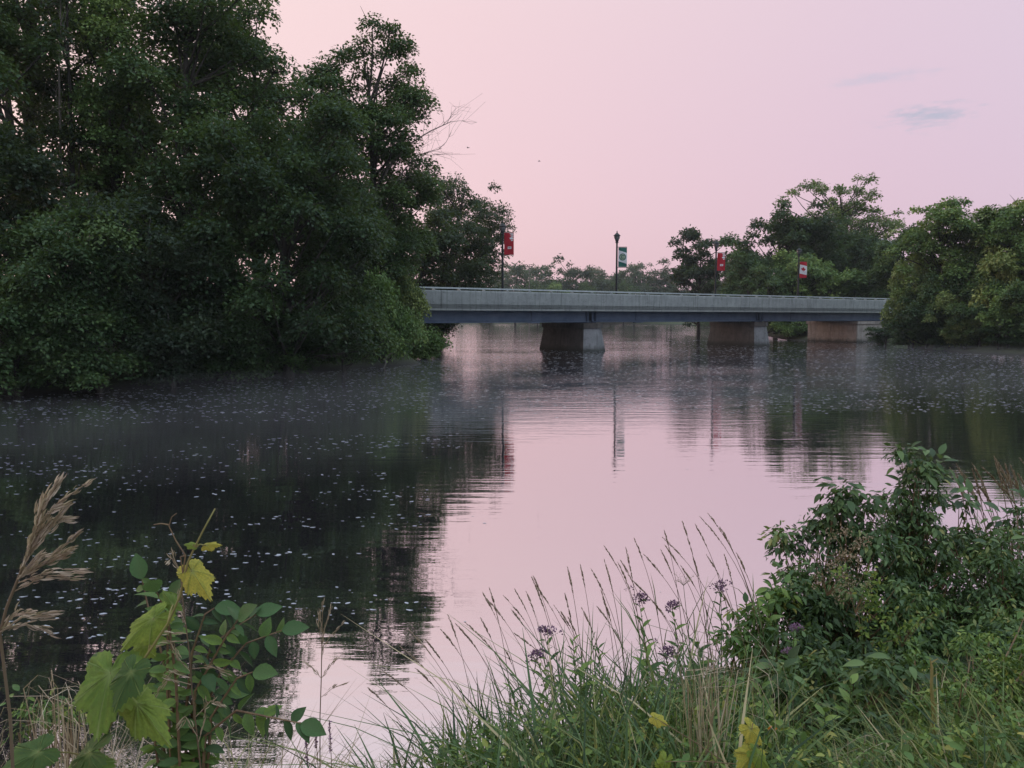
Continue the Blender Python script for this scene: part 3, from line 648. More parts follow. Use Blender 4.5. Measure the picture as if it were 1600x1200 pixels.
BUSHR += [(1434, 59.5, 395, 4.4, 'olive', 'tall leafy bush rising over the end of the parapet'), (1475, 55.6, 395, 4.8, 'forest', 'tall bush between the two upright poplars'), (1555, 53.0, 400, 4.8, 'olive', 'tall yellowish bush under the tree closing the right bank'),
          (1386, 67.0, 498, 3.6, 'maple', 'bush growing against the side of the abutment'), (1428, 60.2, 505, 3.4, 'forest', 'low bush trailing into the water beside the abutment'), (1460, 55.0, 500, 3.2, 'maple', 'low dark bush trailing into the water under the poplars'), (1510, 52.4, 500, 3.2, 'olive', 'low olive bush trailing into the water'), (1562, 49.8, 505, 3.0, 'maple', 'low dark bush beside the bright green one')]
for i, (px, Z, py, W, mt, lb) in enumerate(BUSHR):
    tree('riverside_bush', lb, px, Z, py, W, mt, 70 + i, .0, 13000, 40, .16, .55, 7, group='bushes along the waterline of the right bank', cat='bush', r0=.07, droop=.45, minz=.04, share=None if i < 6 else {6: 72, 7: 71, 8: 74, 9: 73, 10: 70, 11: 73, 12: 74, 13: 71}[i])
for i, (px, Z, py, W, lb) in enumerate([(1232, 81.5, 498, 3.4, 'bush on the bank seen under the bridge beside the second pier'), (1265, 80.5, 496, 3.2, 'bush on the bank seen under the bridge beside the abutment'), (1110, 172, 500, 9, 'far bush on the bank seen under the bridge behind the second pier')]):
    tree('riverside_bush', lb, px, Z, py, W, 'fresh' if i < 2 else 'forest', 80 + i, .0, 6000, 30, .2, .6 if i < 2 else 1.0, 6, group='bushes seen under the bridge', cat='bush', r0=.07, droop=.4, minz=.04)
# hazy far bank
G4 = 'hazy trees of the far bank'
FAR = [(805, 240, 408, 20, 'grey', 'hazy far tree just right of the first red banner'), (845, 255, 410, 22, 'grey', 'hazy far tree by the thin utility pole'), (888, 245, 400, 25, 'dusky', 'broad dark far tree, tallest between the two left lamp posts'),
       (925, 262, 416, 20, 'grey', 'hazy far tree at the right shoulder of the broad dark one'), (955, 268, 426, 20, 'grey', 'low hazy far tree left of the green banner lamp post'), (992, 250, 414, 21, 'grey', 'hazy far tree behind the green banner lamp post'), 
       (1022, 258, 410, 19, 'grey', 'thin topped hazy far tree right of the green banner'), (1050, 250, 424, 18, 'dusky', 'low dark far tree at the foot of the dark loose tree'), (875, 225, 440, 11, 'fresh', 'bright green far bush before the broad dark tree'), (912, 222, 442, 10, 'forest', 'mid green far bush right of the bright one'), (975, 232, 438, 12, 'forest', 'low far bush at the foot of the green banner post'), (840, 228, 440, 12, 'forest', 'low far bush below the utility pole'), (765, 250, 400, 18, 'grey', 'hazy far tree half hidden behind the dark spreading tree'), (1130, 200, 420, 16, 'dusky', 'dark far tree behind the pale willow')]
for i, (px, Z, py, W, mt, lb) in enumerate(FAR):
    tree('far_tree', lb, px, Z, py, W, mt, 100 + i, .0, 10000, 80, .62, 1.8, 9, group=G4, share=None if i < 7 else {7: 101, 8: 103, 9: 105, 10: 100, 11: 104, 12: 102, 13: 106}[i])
# woods closing the view beyond the frame edges and behind, one mass
rng = np.random.default_rng(7)
cs = []
for a in np.linspace(-50, 58, 170):
    r_ = rng.uniform(300, 340); x = r_ * math.sin(math.radians(a)); y = r_ * math.cos(math.radians(a))
    for _ in range(5): cs.append((x + rng.normal() * 5, y + rng.normal() * 5, rng.uniform(.5, 14)))
cs = np.array(cs); rad = rng.uniform(2.5, 5.0, len(cs))
pos, d, nrm, var = clump_leaves(rng, cs, rad, 45000, .8, .2)
L = rng.uniform(1.0, 2.0, len(pos))
V, fc, va = scatter(*QUAD, pos, d, nrm, L, L * .8, var)
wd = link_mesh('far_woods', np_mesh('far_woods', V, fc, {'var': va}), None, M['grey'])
tag(wd, 'far hazy woods closing the valley behind everything', 'woods', kind='stuff')

# pale bent stick at the waterline
mb = MB(); q = at(600, 577, 36.0)
mb.tube([(0, 0, -.6), (0, 0, 0), (.10, 0, .22), (.05, 0, .42), (.22, .05, .62), (.42, .05, .72)], [.035, .035, .03, .026, .02, .01], 6)
o = mb.build('bent_stick', M['deadwood'], None); o.location = (q.x, 36.0, 0); tag(o, 'pale bent bare stick rising from the water by the left bushes', 'stick')

# ------------------------------------------------------------------ leaves and foam floating on the water
M['float'] = simple_mat('floating_bits', [(.3, (.24, .25, .29)), (.7, (.60, .61, .66))], .9, .4, spec=.5)
rng = np.random.default_rng(12)
cand = []
cl_x = rng.uniform(-17, 32, 420); cl_y = np.exp(rng.uniform(math.log(5.5), math.log(60), 420))
for cx, cy in zip(cl_x, cl_y):
    dens = 1.0 if (cx < .02 * cy - 1.2 or cy > 19) else .10
    k = rng.poisson(42 * dens)
    cand.append(np.stack([cx + rng.normal(size=k) * cy * .11, cy * (1 + rng.normal(size=k) * .022)], 1))
k = 13000; yy = np.exp(rng.uniform(math.log(19), math.log(80), k)); xx = rng.uniform(-.75, .75, k) * yy; cand.append(np.stack([xx, yy], 1))
cand = np.concatenate(cand); ok = river_sd(cand[:, 0], cand[:, 1]) < -.25
cand = cand[ok & (np.abs(cand[:, 0]) < cand[:, 1] * .72) & (cand[:, 1] > 5.2)]
bias = (cand[:, 0] > .02 * cand[:, 1] - 1.2) & (cand[:, 1] < 18)
cand = cand[~bias | (rng.random(len(cand)) < .12)]
size = (rng.random(len(cand)) ** 1.8 * .021 + .006) * (.72 + cand[:, 1] / 19)
app = size / cand[:, 1]; order = np.argsort(-app)
def pad_mesh(rg):
    k_ = 9; vs_ = [(0, 0, .006)]
    for j in range(k_):
        q = 2 * math.pi * j / k_; r_ = rg.uniform(.6, 1.1); vs_.append((r_ * math.cos(q), .6 * r_ * math.sin(q), .004 + rg.uniform(0, .05)))
    for j in range(k_): vs_.append((vs_[1 + j][0] * .9, vs_[1 + j][1] * .9, -.03))
    return vs_, [(0, 1 + j, 1 + (j + 1) % k_) for j in range(k_)] + [(1 + j, 1 + k_ + j, 1 + k_ + (j + 1) % k_, 1 + (j + 1) % k_) for j in range(k_)]
pads = []
for i in range(6):
    mm = MB(); mm.add(*pad_mesh(rng)); pads.append(mm.mesh('floating_leaf', M['float']))
for i in order[:300]:
    o = link_mesh('floating_leaf', pads[i % 6]); o.location = (cand[i, 0], cand[i, 1], .002); o.rotation_euler = (0, 0, rng.normal() * .5); s = size[i]; o.scale = (s * 1.25, s, s)
    tag(o, 'small pale leaf floating on the dark water', 'floating leaf', 'pale leaves adrift on the river')
rest = order[300:]; n_ = len(rest)
tv = [(math.cos(2 * math.pi * j / 6), .6 * math.sin(2 * math.pi * j / 6), .01 + .04 * (j % 2)) for j in range(6)]
tv = np.array(tv); S = size[rest][:, None, None]
jit = rng.uniform(.7, 1.25, (n_, 6, 1))
V = tv[None] * S * jit; V[:, :, 0] *= 1.3; V[:, :, 0] += cand[rest, 0][:, None]; V[:, :, 1] += cand[rest, 1][:, None]; V[:, :, 2] += .003
fc = (np.arange(n_) * 6)[:, None, None] + np.array([(0, 1, 2, 3), (0, 3, 4, 5)])[None]
o = link_mesh('floating_litter', np_mesh('floating_litter', V.reshape(-1, 3), [fc.reshape(-1, 4)]), None, M['float'])
tag(o, 'countless tiny pale leaves and foam flecks scattered over the river', 'floating litter', kind='stuff')

# ------------------------------------------------------------------ near bank plants
M['grass'] = leaf_mat('meadow_grass', [(0, (0.031, 0.0599, 0.0227)), (0.4, (0.098, 0.1703, 0.064)), (0.62, (0.1961, 0.2477, 0.0774)), (0.8, (0.2786, 0.2786, 0.0929)), (0.92, (0.4334, 0.3612, 0.1858)), (1, (0.5573, 0.4541, 0.2683))], .3)
M['straw'] = leaf_mat('straw', [(0, (0.2, 0.1375, 0.0875)), (0.5, (0.425, 0.3125, 0.2125)), (1, (0.6875, 0.5625, 0.425))], .25, .7)
M['seed'] = leaf_mat('seed_heads', [(0, (0.3049, 0.2153, 0.1794)), (0.5, (0.61, 0.4484, 0.3588)), (1, (0.9866, 0.7894, 0.6458))], .45, .7)
M['shrub'] = leaf_mat('shrub_leaves', [(0, (0.0336, 0.0605, 0.0269)), (0.45, (0.084, 0.1428, 0.0538)), (0.8, (0.168, 0.252, 0.084)), (1, (0.3696, 0.336, 0.1176))], .28, .42)
M['lush'] = leaf_mat('lush_leaves', [(0, (0.0454, 0.0907, 0.0302)), (0.5, (0.121, 0.2117, 0.053)), (0.85, (0.257, 0.3478, 0.0756)), (1, (0.4536, 0.4082, 0.1058))], .32, .42)
M['oval'] = leaf_mat('oval_leaves', [(0, (0.0253, 0.069, 0.0345)), (0.5, (0.0862, 0.184, 0.0575)), (1, (0.253, 0.391, 0.069))], .3, .4, vein=((.10, .16, .06), (.045, .08, .03)))
M['grape'] = leaf_mat('grape_leaves', [(0, (0.0688, 0.1375, 0.0438)), (0.4, (0.1625, 0.2625, 0.0438)), (0.7, (0.3125, 0.4, 0.0625)), (1, (0.65, 0.55, 0.0875))], .38, .5, vein=((.34, .40, .14), (.12, .13, .03)))
M['purple'] = leaf_mat('purple_blossom', [(0, (0.091, 0.039, 0.091)), (0.5, (0.208, 0.0975, 0.195)), (1, (0.39, 0.221, 0.351))], .2, .8)
M['stem'] = simple_mat('green_stem', [(.3, (.06, .09, .03)), (.7, (.13, .15, .055))], 20, .6)
M['redstem'] = simple_mat('reddish_stem', [(.3, (.14, .08, .05)), (.7, (.25, .17, .09))], 20, .6)
M['vine'] = simple_mat('vine_stem', [(.3, (.20, .20, .06)), (.7, (.30, .22, .09))], 12, .6)
M['orange'] = simple_mat('orange_petal', [(.3, (.55, .14, .01)), (.7, (.7, .24, .02))], 8, .5)

def interp(px, pts):
    xs, ys = zip(*pts); return np.interp(px, xs, ys)
def grass_field(name, label, rg, n_, region, limit, mat, hmin, hmax, seed, width=(.004, .009), lean=(-.12, .0), spread=.22, varb=(.42, .18)):
    """blades rooted on the bank; each as tall as the outline at its place allows"""
    rng = np.random.default_rng(seed); K = 5
    Zs = rng.uniform(region[2], region[3], n_ * 3); pxs = rng.uniform(region[0], region[1], n_ * 3)
    Xs = (pxs - 800) / F * Zs * 1.03; sd_ = river_sd(Xs, Zs); ok = sd_ > rg
    Zs, Xs, pxs = Zs[ok][:n_], Xs[ok][:n_], pxs[ok][:n_]; n_ = len(Zs)
    gz = gh(Xs, Zs)
    lim = interp(pxs, limit) + np.abs(rng.normal(size=n_)) * 45 - 12 + np.maximum(0, 3.0 - Zs) * 110 + np.where(pxs > 500, 18, 0)
    v = (600 - lim) / F; tz = CH + (-math.sin(TH) + v * math.cos(TH)) / (math.cos(TH) + v * math.sin(TH)) * Zs
    h = np.minimum(tz - gz, rng.uniform(hmin, hmax, n_)); keep = h > .10
    Zs, Xs, gz, h = Zs[keep], Xs[keep], gz[keep], h[keep]; n_ = len(h)
    a = rng.normal(size=(n_, 2)) * spread + np.array(lean); bend = rng.uniform(.1, 1.0, n_) ** 1.5
    s = np.linspace(0, 1, K)
    P = np.zeros((n_, K, 3)); 
    for k, q in enumerate(s):
        P[:, k, 0] = Xs + h * (a[:, 0] * q + a[:, 0] * bend * 1.6 * q ** 3); P[:, k, 1] = Zs + h * (a[:, 1] * q + a[:, 1] * bend * 1.6 * q ** 3)
        P[:, k, 2] = gz - .03 + h * (q - .28 * bend * q ** 4) * 1.02
    w = rng.uniform(*width, n_); th = rng.random(n_) * 6.283; sd2 = np.stack([np.cos(th), np.sin(th), np.zeros(n_)], 1)
    prof = np.array([.7, 1, .9, .6, .08])
    Lf = P - sd2[:, None] * (w[:, None] * prof)[:, :, None]; Rt = P + sd2[:, None] * (w[:, None] * prof)[:, :, None]
    V = np.stack([Lf, Rt], 2).reshape(n_, K * 2, 3)
    f = np.array([(2 * k, 2 * k + 1, 2 * k + 3, 2 * k + 2) for k in range(K - 1)])
    fc = ((np.arange(n_) * K * 2)[:, None, None] + f[None]).reshape(-1, 4)
    var = np.clip(varb[0] + rng.normal(size=n_) * varb[1], 0, 1)
    o = link_mesh(name, np_mesh(name, V.reshape(-1, 3), [fc], {'var': np.repeat(var, K * 2)}, True), None, M[mat])
    return tag(o, label, 'grass', kind='stuff')
OUTL = [(-200, 1120), (0, 1130), (120, 1120), (300, 1110), (430, 1120), (480, 1180), (560, 1225), (620, 1160), (700, 1095), (780, 1062), (860, 1036), (950, 1012), (1050, 998), (1150, 1000), (1230, 1060), (1330, 1120), (1400, 1110), (1500, 1080), (1600, 1060), (1900, 1040)]
grass_field('meadow_grass', 'tangled green grass covering the near bank', .02, 8600, (560, 1950, 2.0, 6.2), OUTL, 'grass', .25, .85, 1, (.003, .010), (-.05, 0), .38, (.34, .30))
grass_field('meadow_grass', 'fine pale green grass in the lower corner beneath the shrubs', .05, 4800, (1230, 1800, 1.9, 3.6), [(1200, 1130), (1300, 1120), (1400, 1075), (1500, 1050), (1700, 1020)], 'grass', .15, .5, 2, (.002, .005), (-.05, 0), .35, (.70, .16))
grass_field('meadow_grass', 'short grass of the near bank beyond the shrubs', .1, 5200, (1650, 3300, 1.2, 7.0), [(1600, 1060), (1700, 1000), (2600, 900), (4000, 800)], 'grass', .12, .4, 9, (.003, .008), (0, 0), .35, (.4, .25))
grass_field('dry_grass', 'dry straw coloured grass tangled at the foot of the vine', .02, 2600, (-150, 520, 1.7, 3.6), OUTL, 'straw', .15, .6, 3, (.0015, .004), (.05, 0), .45, (.5, .2))
grass_field('meadow_grass', 'short green grass growing among the dry straw', .02, 1500, (-150, 560, 1.6, 3.5), [(p, y + 35) for p, y in OUTL], 'grass', .15, .5, 4, (.002, .006), (0, 0), .3, (.5, .18))

# seeding grass stalks
def stalk(name, label, group, tip, Z, base_px, mat='seed', head=.2, seed=0, thick=.002, dens=46, spl=.0135):
    rng = np.random.default_rng(seed)
    t = np.array(at(*tip, Z)); bx = (base_px - 800) / F * Z * 1.03; bz = gh(bx, Z) - .03
    root = empty(name, (bx, Z, bz)); tag(root, label, 'grass stalk', group)
    t = t - np.array([bx, Z, bz]); c = np.array([t[0] * .15 + .0, 0, t[2] * .62])
    bez = lambda q: c * 2 * q * (1 - q) + t * q * q
    qs = np.linspace(0, 1, 10)
    mb = MB(); mb.tube([bez(q) for q in qs], [thick * (1.5 - q) for q in qs], 4, cap=False); mb.build('stem', M['straw'] if mat == 'seed' else M[mat], root)
    q = 1 - head * rng.random(dens) ** 1.0
    pos = np.array([bez(x) for x in q]); tg = np.array([bez(min(x + .02, 1.02)) - bez(x - .02) for x in q]); tg /= np.linalg.norm(tg, axis=1, keepdims=True)
    u = unit(rng, dens); prof = np.sin(np.clip((1 - q) / head, 0, 1) * math.pi) * .6 + .4
    V, fc, va = scatter(*QUAD, pos, tg + u * .28, u, spl * 2.0 * prof * rng.uniform(.7, 1.3, dens), spl * .6 * prof, np.clip(.5 + rng.normal(size=dens) * .2, 0, 1))
    link_mesh('seed_head', np_mesh('seed_head', V, fc, {'var': va}), root, M['seed'] if mat == 'seed' else M[mat])
    for _ in range(2):
        q0 = rng.uniform(.12, .5); p0 = bez(q0); e = rng.normal(size=3) * .13 + np.array([-.05, 0, .16]); ws = .0035
        sd3 = np.array([ws, ws * .4, 0])
        pts = [p0, p0 + e * .5 + np.array([0, 0, .03]), p0 + e]
        lb = MB(); lb.add([pts[0] - sd3, pts[0] + sd3, pts[1] - sd3 * .8, pts[1] + sd3 * .8, pts[2]], [(0, 1, 3, 2), (2, 3, 4)], .5); lb.build('blade', M['grass'], root)
    return root
rnd = random.Random(21)
line = [(690, 940), (740, 925), (800, 890), (860, 872), (900, 880), (960, 838), (1020, 830), (1085, 805), (1130, 792), (1170, 880)]
GS = 'thin seeding grass stalks leaning over the water'
for i in range(52):
    px = 705 + (1150 - 705) * ((i + .5) / 52) + rnd.uniform(-14, 14); py = float(interp(px, line)) + abs(rnd.gauss(0, 46))
    stalk('seeding_grass', 'thin seeding grass stalk leaning left against the pink water', GS, (px, py), rnd.uniform(4.0, 4.9), px + rnd.uniform(25, 120), head=rnd.uniform(.16, .26), seed=200 + i)
for i, (px, py) in enumerate([(640, 985), (665, 1000), (625, 1010), (650, 1045), (690, 985), (600, 1050), (575, 1075)]):
    stalk('seeding_grass', 'low seeding grass stalk bending far over the water in front of the tree reflection', 'low bending grass stalks', (px, py), 3.8 + .05 * i, px + rnd.uniform(80, 130), head=.2, seed=300 + i)
for i in range(26):
    px = 1482 + 5.4 * i + rnd.uniform(-8, 8); py = 722 + abs(rnd.gauss(0, 24)) - (10 if i > 8 else 0)
    stalk('pale_grass', 'pale dry grass stalk behind the shrubs at the water', 'pale grass stalks behind the shrubs', (px, py), rnd.uniform(6.2, 7.0), px + rnd.uniform(20, 90), 'straw', .34, 400 + i, .0034, 60, .024)

# purple wildflowers
def flower_head_mesh(seed, n_=170, r=.06):
    rng = np.random.default_rng(seed); k = 9
    cen = rng.normal(size=(k, 3)) * np.array([.36, .36, .16]) * r; ci = rng.integers(0, k, n_)
    u = unit(rng, n_); u[:, 2] = np.abs(u[:, 2]); pos = cen[ci] + u * r * .32
    V, fc, va = scatter(*QUAD, pos, u + rng.normal(size=(n_, 3)) * .3, unit(rng, n_), rng.uniform(.010, .017, n_), rng.uniform(.006, .010, n_), np.clip(.35 + .25 * u[:, 2] + rng.normal(size=n_) * .2, 0, 1))
    return np_mesh('flower_head', V, fc, {'var': va})
FH = [flower_head_mesh(i) for i in range(3)]
for f_ in FH: f_.materials.append(M['purple'])
STA = [(.0, .0), (.10, .24), (.26, .44), (.45, .50), (.64, .42), (.82, .24), (1.0, .0)]
def blade_leaf(name, var, curl=.14, w=1.0):
    V = []; ve = []; tri = []; qd = []
    for k, (y, hw) in enumerate(STA):
        zc = -curl * y * y
        if hw == 0: V.append((0, y, zc)); ve.append(.6)
        else: V += [(0, y, zc), (hw * w, y - .01, zc + hw * .16), (-hw * w, y - .01, zc + hw * .16)]; ve += [.7, 0, 0]
    ix = lambda k: 1 + 3 * (k - 1)
    tri += [(0, ix(1) + 1, ix(1)), (0, ix(1), ix(1) + 2), (16, ix(5), ix(5) + 1), (16, ix(5) + 2, ix(5))]
    for k in range(1, 5): qd += [(ix(k), ix(k) + 1, ix(k + 1) + 1, ix(k + 1)), (ix(k), ix(k + 1), ix(k + 1) + 2, ix(k) + 2)]
    return np_mesh(name, V, [np.array(tri), np.array(qd)], {'var': np.full(17, var), 'vein': np.array(ve)}, True)
def old_blade_leaf(name, var, curl=.14, w=1.0):
    tv = [(x * w, y, z * curl / .14) for x, y, z in LEAF[0]]
    me = np_mesh(name, tv, [np.array([f for f in LEAF[1] if len(f) == 3]), np.array([f for f in LEAF[1] if len(f) == 4])], {'var': np.full(8, var), 'vein': np.array([.6, .6, .6, .3, 0, 0, 0, 0])}, True)
    return me
LMS = {k: [blade_leaf('leaf', v, c) for v, c in ((.12, .1), (.35, .22), (.55, .14), (.72, .3), (.92, .36))] for k in ('lush', 'shrub', 'oval')}
for k, ml in LMS.items():
    for me in ml: me.materials.append(M[k])
def leaf_obj(me, root, p, d, nrm, L, W, name='leaf'):
    d = Vector(d).normalized(); s = d.cross(Vector(nrm))
    if s.length < 1e-4: s = d.orthogonal()
    s.normalize(); nn = s.cross(d)
    o = link_mesh(name, me, root)
    from mathutils import Matrix
    o.matrix_local = Matrix(((s.x * W, d.x * L, nn.x * L, p[0]), (s.y * W, d.y * L, nn.y * L, p[1]), (s.z * W, d.z * L, nn.z * L, p[2]), (0, 0, 0, 1)))
    return o
def herb(name, label, cat, tip, Z, base_px, seed, mats='lush', n_leaf=22, LL=.11, WW=.022, s0=.25, up=.4, group=None, stem='stem', head=None, dead=0):
    rng = np.random.default_rng(seed); t = np.array(at(*tip, Z)); bx = (base_px - 800) / F * Z * 1.03; bz = gh(bx, Z) - .03
    root = empty(name, (bx, Z, bz)); tag(root, label, cat, group); t = t - np.array([bx, Z, bz])
    c = np.array([t[0] * .25, rng.normal() * .03, t[2] * .6]); bez = lambda q: c * 2 * q * (1 - q) + t * q * q
    mb = MB(); qs = np.linspace(0, 1, 7); mb.tube([bez(q) for q in qs], [.0042 - .0026 * q for q in qs], 5, cap=False); mb.build('stem', M[stem], root)
    for i in range(n_leaf):
        q = s0 + (1 - s0) * (i + .5) / n_leaf; a = i * 2.4 + rng.normal() * .3; p = bez(q)
        d = np.array([math.cos(a), math.sin(a), up + .5 * q + rng.normal() * .2]); sz = (1.15 - .55 * q) * rng.uniform(.75, 1.2)
        leaf_obj(LMS[mats][int(rng.integers(0, 4)) if not (dead and rng.random() < dead) else 4], root, p, d, (0, -.25, 1), LL * sz, WW * sz * 2)
    if head is not None:
        o = link_mesh('flower_head', FH[seed % 3], root); o.location = t; o.scale = (head,) * 3; o.rotation_euler = (rng.normal() * .2, rng.normal() * .2, rng.random() * 6)
    return root
PF = [((850, 990), 4.1, 880, 'highest of the pair by the yellowish goldenrod'), ((838, 1026), 4.0, 870, 'lower of the pair by the yellowish goldenrod'), ((998, 938), 4.4, 1020, 'standing alone among the seeding grass'), ((1050, 950), 4.5, 1070, 'next to the open white seed umbel'),
      ((1126, 918), 4.6, 1130, 'at the left edge of the dark shrub'), ((1040, 1022), 4.1, 1055, 'half sunk in the grass below the others'), ((1240, 984), 3.9, 1245, 'with pale mauve head before the dark shrub, upper of two'), ((1232, 1020), 3.8, 1238, 'with pale mauve head before the dark shrub, lower of two'), ((1193, 1044), 3.7, 1200, 'small and faded above the lime green herb')]
for i, (tp, Z, bp_, lb) in enumerate(PF):
    herb('purple_wildflower', 'purple wildflower ' + lb, 'flower', tp, Z, bp_, 500 + i, 'lush', 14, .09, .014, .35, .35, 'purple wildflowers on the near bank', head=(1.15 if i < 6 else .85))
HB = [((895, 1000), 4.0, 905, 30, .085, .010, 'goldenrod with narrow yellowish leaves beside the purple pair'), ((935, 1012), 4.0, 940, 30, .085, .010, 'second goldenrod with narrow leaves, right of the yellowish one'), ((905, 1045), 3.7, 915, 14, .15, .022, 'broad bladed lime green herb below the goldenrods'),
      ((1090, 1005), 3.9, 1095, 16, .15, .022, 'lance leaved bright herb at the centre of the bank'), ((1010, 1012), 4.0, 1015, 14, .13, .02, 'lance leaved herb left of the bright one'), ((1165, 940), 4.3, 1180, 20, .10, .024, 'leafy green herb leaning on the dark shrub'), ((1200, 935), 4.3, 1205, 20, .10, .026, 'second leafy herb at the shrub edge'),
      ((1190, 1065), 3.2, 1195, 18, .11, .018, 'upright lime green herb with whorled leaves below the dark shrub'), ((1290, 1110), 2.9, 1290, 16, .09, .02, 'low green herb in the shade under the dark shrub'), ((1150, 1075), 3.3, 1160, 12, .12, .015, 'thin herb beside the withered grass'),
      ((800, 1075), 3.8, 815, 18, .09, .012, 'small pale herb at the left end of the grass bank'), ((1330, 1060), 3.1, 1330, 18, .10, .02, 'green herb before the hollow of the dark shrub'), ((1435, 1000), 3.6, 1440, 22, .085, .014, 'feathery light green herb below the tall viney shrub')]
for i, (tp, Z, bp_, nl, LL, WW, lb) in enumerate(HB):
    herb('leafy_herb', lb, 'plant', tp, Z, bp_, 540 + i, 'lush', nl, LL, WW, .2, .5, 'leafy herbs on the near bank', dead=.06)

# shrubs on the right of the near bank
def shrub(name, label, blobs, n_leaf, n_cl, seed, mat='shrub', LL=(.045, .085), asp=.42, single=45, base=None, clr=.11, spr=.25):
    rng = np.random.default_rng(seed)
    B = np.array([(*at(px, py, Z), r, r * .85, r * 1.05) for px, py, Z, r in blobs]); bx, by = base or (B[:, 0].mean(), B[:, 1].mean() + .1); bz = gh(float(bx), float(by)) - .03
    root = empty(name, (bx, by, bz)); tag(root, label, 'shrub'); B[:, :3] -= np.array([bx, by, bz])
    cen, rad = blob_clumps(rng, B, n_cl, clr, .35)
    floor = np.array([gh(float(c[0] + bx), float(c[1] + by)) for c in cen]) - bz + .06; cen[:, 2] = np.maximum(cen[:, 2], floor)
    pos, d, nrm, var = clump_leaves(rng, cen, rad, n_leaf, .9, .3)
    d[:, 2] -= .45; L = rng.uniform(*LL, len(pos))
    V, fc, va = scatter(*LEAF, pos, d, nrm, L, L * asp * rng.uniform(.8, 1.2, len(L)), np.clip(var - .03 + rng.normal(size=len(var)) * .1, 0, 1))
    tm = MB()
    for c_ in cen:
        a = np.array([rng.normal() * .08, rng.normal() * .06, 0]); m_ = a * .35 + c_ * .65 + np.array([0, 0, -.1]) + rng.normal(size=3) * .04
        tm.tube([a * (1 - q) ** 2 + m_ * 2 * q * (1 - q) + c_ * q * q for q in (0, .3, .6, .85, 1)], [.007, .006, .0045, .003, .002], 4, cap=False)
    tm.build('stems', M['redstem'], root)
    fo = link_mesh('foliage', np_mesh('foliage', V, fc, {'var': va}, True), root, M[mat]); fo['kind'] = 'stuff'
    up = np.argsort(-cen[:, 2] - .25 * np.abs(cen[:, 0]))[:max(1, single // 5)]
    for i in range(single):                       # sprays standing out of the outline, leaf by leaf
        c_ = cen[up[i % len(up)]]; u = unit(rng, 1)[0]; u[2] = abs(u[2]); p = c_ + u * clr * rng.uniform(.7, 1.25)
        s = rng.uniform(1.0, 1.7) * LL[1]
        leaf_obj(LMS['shrub' if mat == 'shrub' else 'lush'][int(rng.integers(0, 4))], root, p, u + np.array([0, 0, -.55]) + rng.normal(size=3) * .3, (0, -.4, 1), s, s * .45)
    return root
shrub('leafy_shrub', 'dark arching shrub with drooping leaves beside the purple wildflowers', [(1285, 815, 4.9, .20), (1340, 800, 4.9, .16), (1250, 880, 4.8, .22), (1310, 890, 4.8, .28), (1370, 880, 4.9, .25), (1235, 960, 4.6, .22), (1300, 980, 4.5, .30), (1370, 980, 4.5, .32), (1300, 1060, 4.2, .3), (1240, 1040, 4.2, .22)], 9500, 130, 31, LL=(.022, .07), base=(2.0, 4.75))
shrub('viney_shrub', 'tall narrow shrub overgrown with vines, highest on the near bank', [(1425, 715, 5.2, .07), (1440, 745, 5.2, .12), (1405, 775, 5.2, .12), (1440, 800, 5.2, .16), (1420, 860, 5.1, .22), (1450, 920, 5.0, .28), (1400, 960, 4.8, .25), (1440, 1010, 4.5, .3), (1410, 820, 5.2, .16), (1460, 840, 5.1, .16)], 8500, 125, 32, LL=(.02, .065), base=(2.65, 5.0), clr=.095)
shrub('leafy_shrub', 'small leaved shrub mass at the edge of the near bank, right of the viney one', [(1600, 815, 5.4, .16), (1565, 850, 5.3, .22), (1520, 880, 5.2, .20), (1620, 880, 5.2, .3), (1500, 950, 4.9, .28), (1580, 950, 4.8, .34), (1660, 930, 4.8, .34), (1520, 1030, 4.4, .28), (1580, 1040, 4.3, .3), (1480, 900, 5.0, .2)], 10500, 140, 33, LL=(.025, .055), base=(3.35, 5.0))
shrub('leafy_shrub', 'single leafy sprig rising between the viney shrub and the small leaved mass', [(1505, 785, 5.5, .07), (1515, 820, 5.5, .06), (1500, 850, 5.5, .10)], 420, 16, 34, base=(3.1, 5.5), single=16)
shrub('low_shrub', 'low light green undergrowth shrub at the bottom corner', [(1560, 1100, 3.2, .16), (1480, 1110, 3.1, .14), (1620, 1060, 3.3, .2), (1420, 1150, 2.9, .12), (1540, 1180, 2.8, .14), (1500, 1050, 3.6, .2), (1590, 1030, 3.7, .22), (1420, 1070, 3.5, .16)], 5200, 90, 35, 'lush', (.02, .04), base=(1.9, 3.15), clr=.07, single=40)
shrub('low_shrub', 'small round leaved shrub between the grass and the dark arching shrub', [(1165, 960, 4.5, .10), (1210, 940, 4.5, .10), (1190, 1000, 4.3, .16), (1150, 1020, 4.2, .12)], 900, 26, 36, 'lush', (.035, .06), base=(1.45, 4.4), clr=.07, single=30)
shrub('low_shrub', 'shady green shrub under the dark arching one', [(1290, 1080, 3.6, .18), (1370, 1090, 3.5, .2), (1240, 1100, 3.4, .14), (1330, 1150, 3.1, .16)], 2200, 40, 37, 'shrub', (.035, .06), base=(1.6, 3.6), clr=.09, single=30)

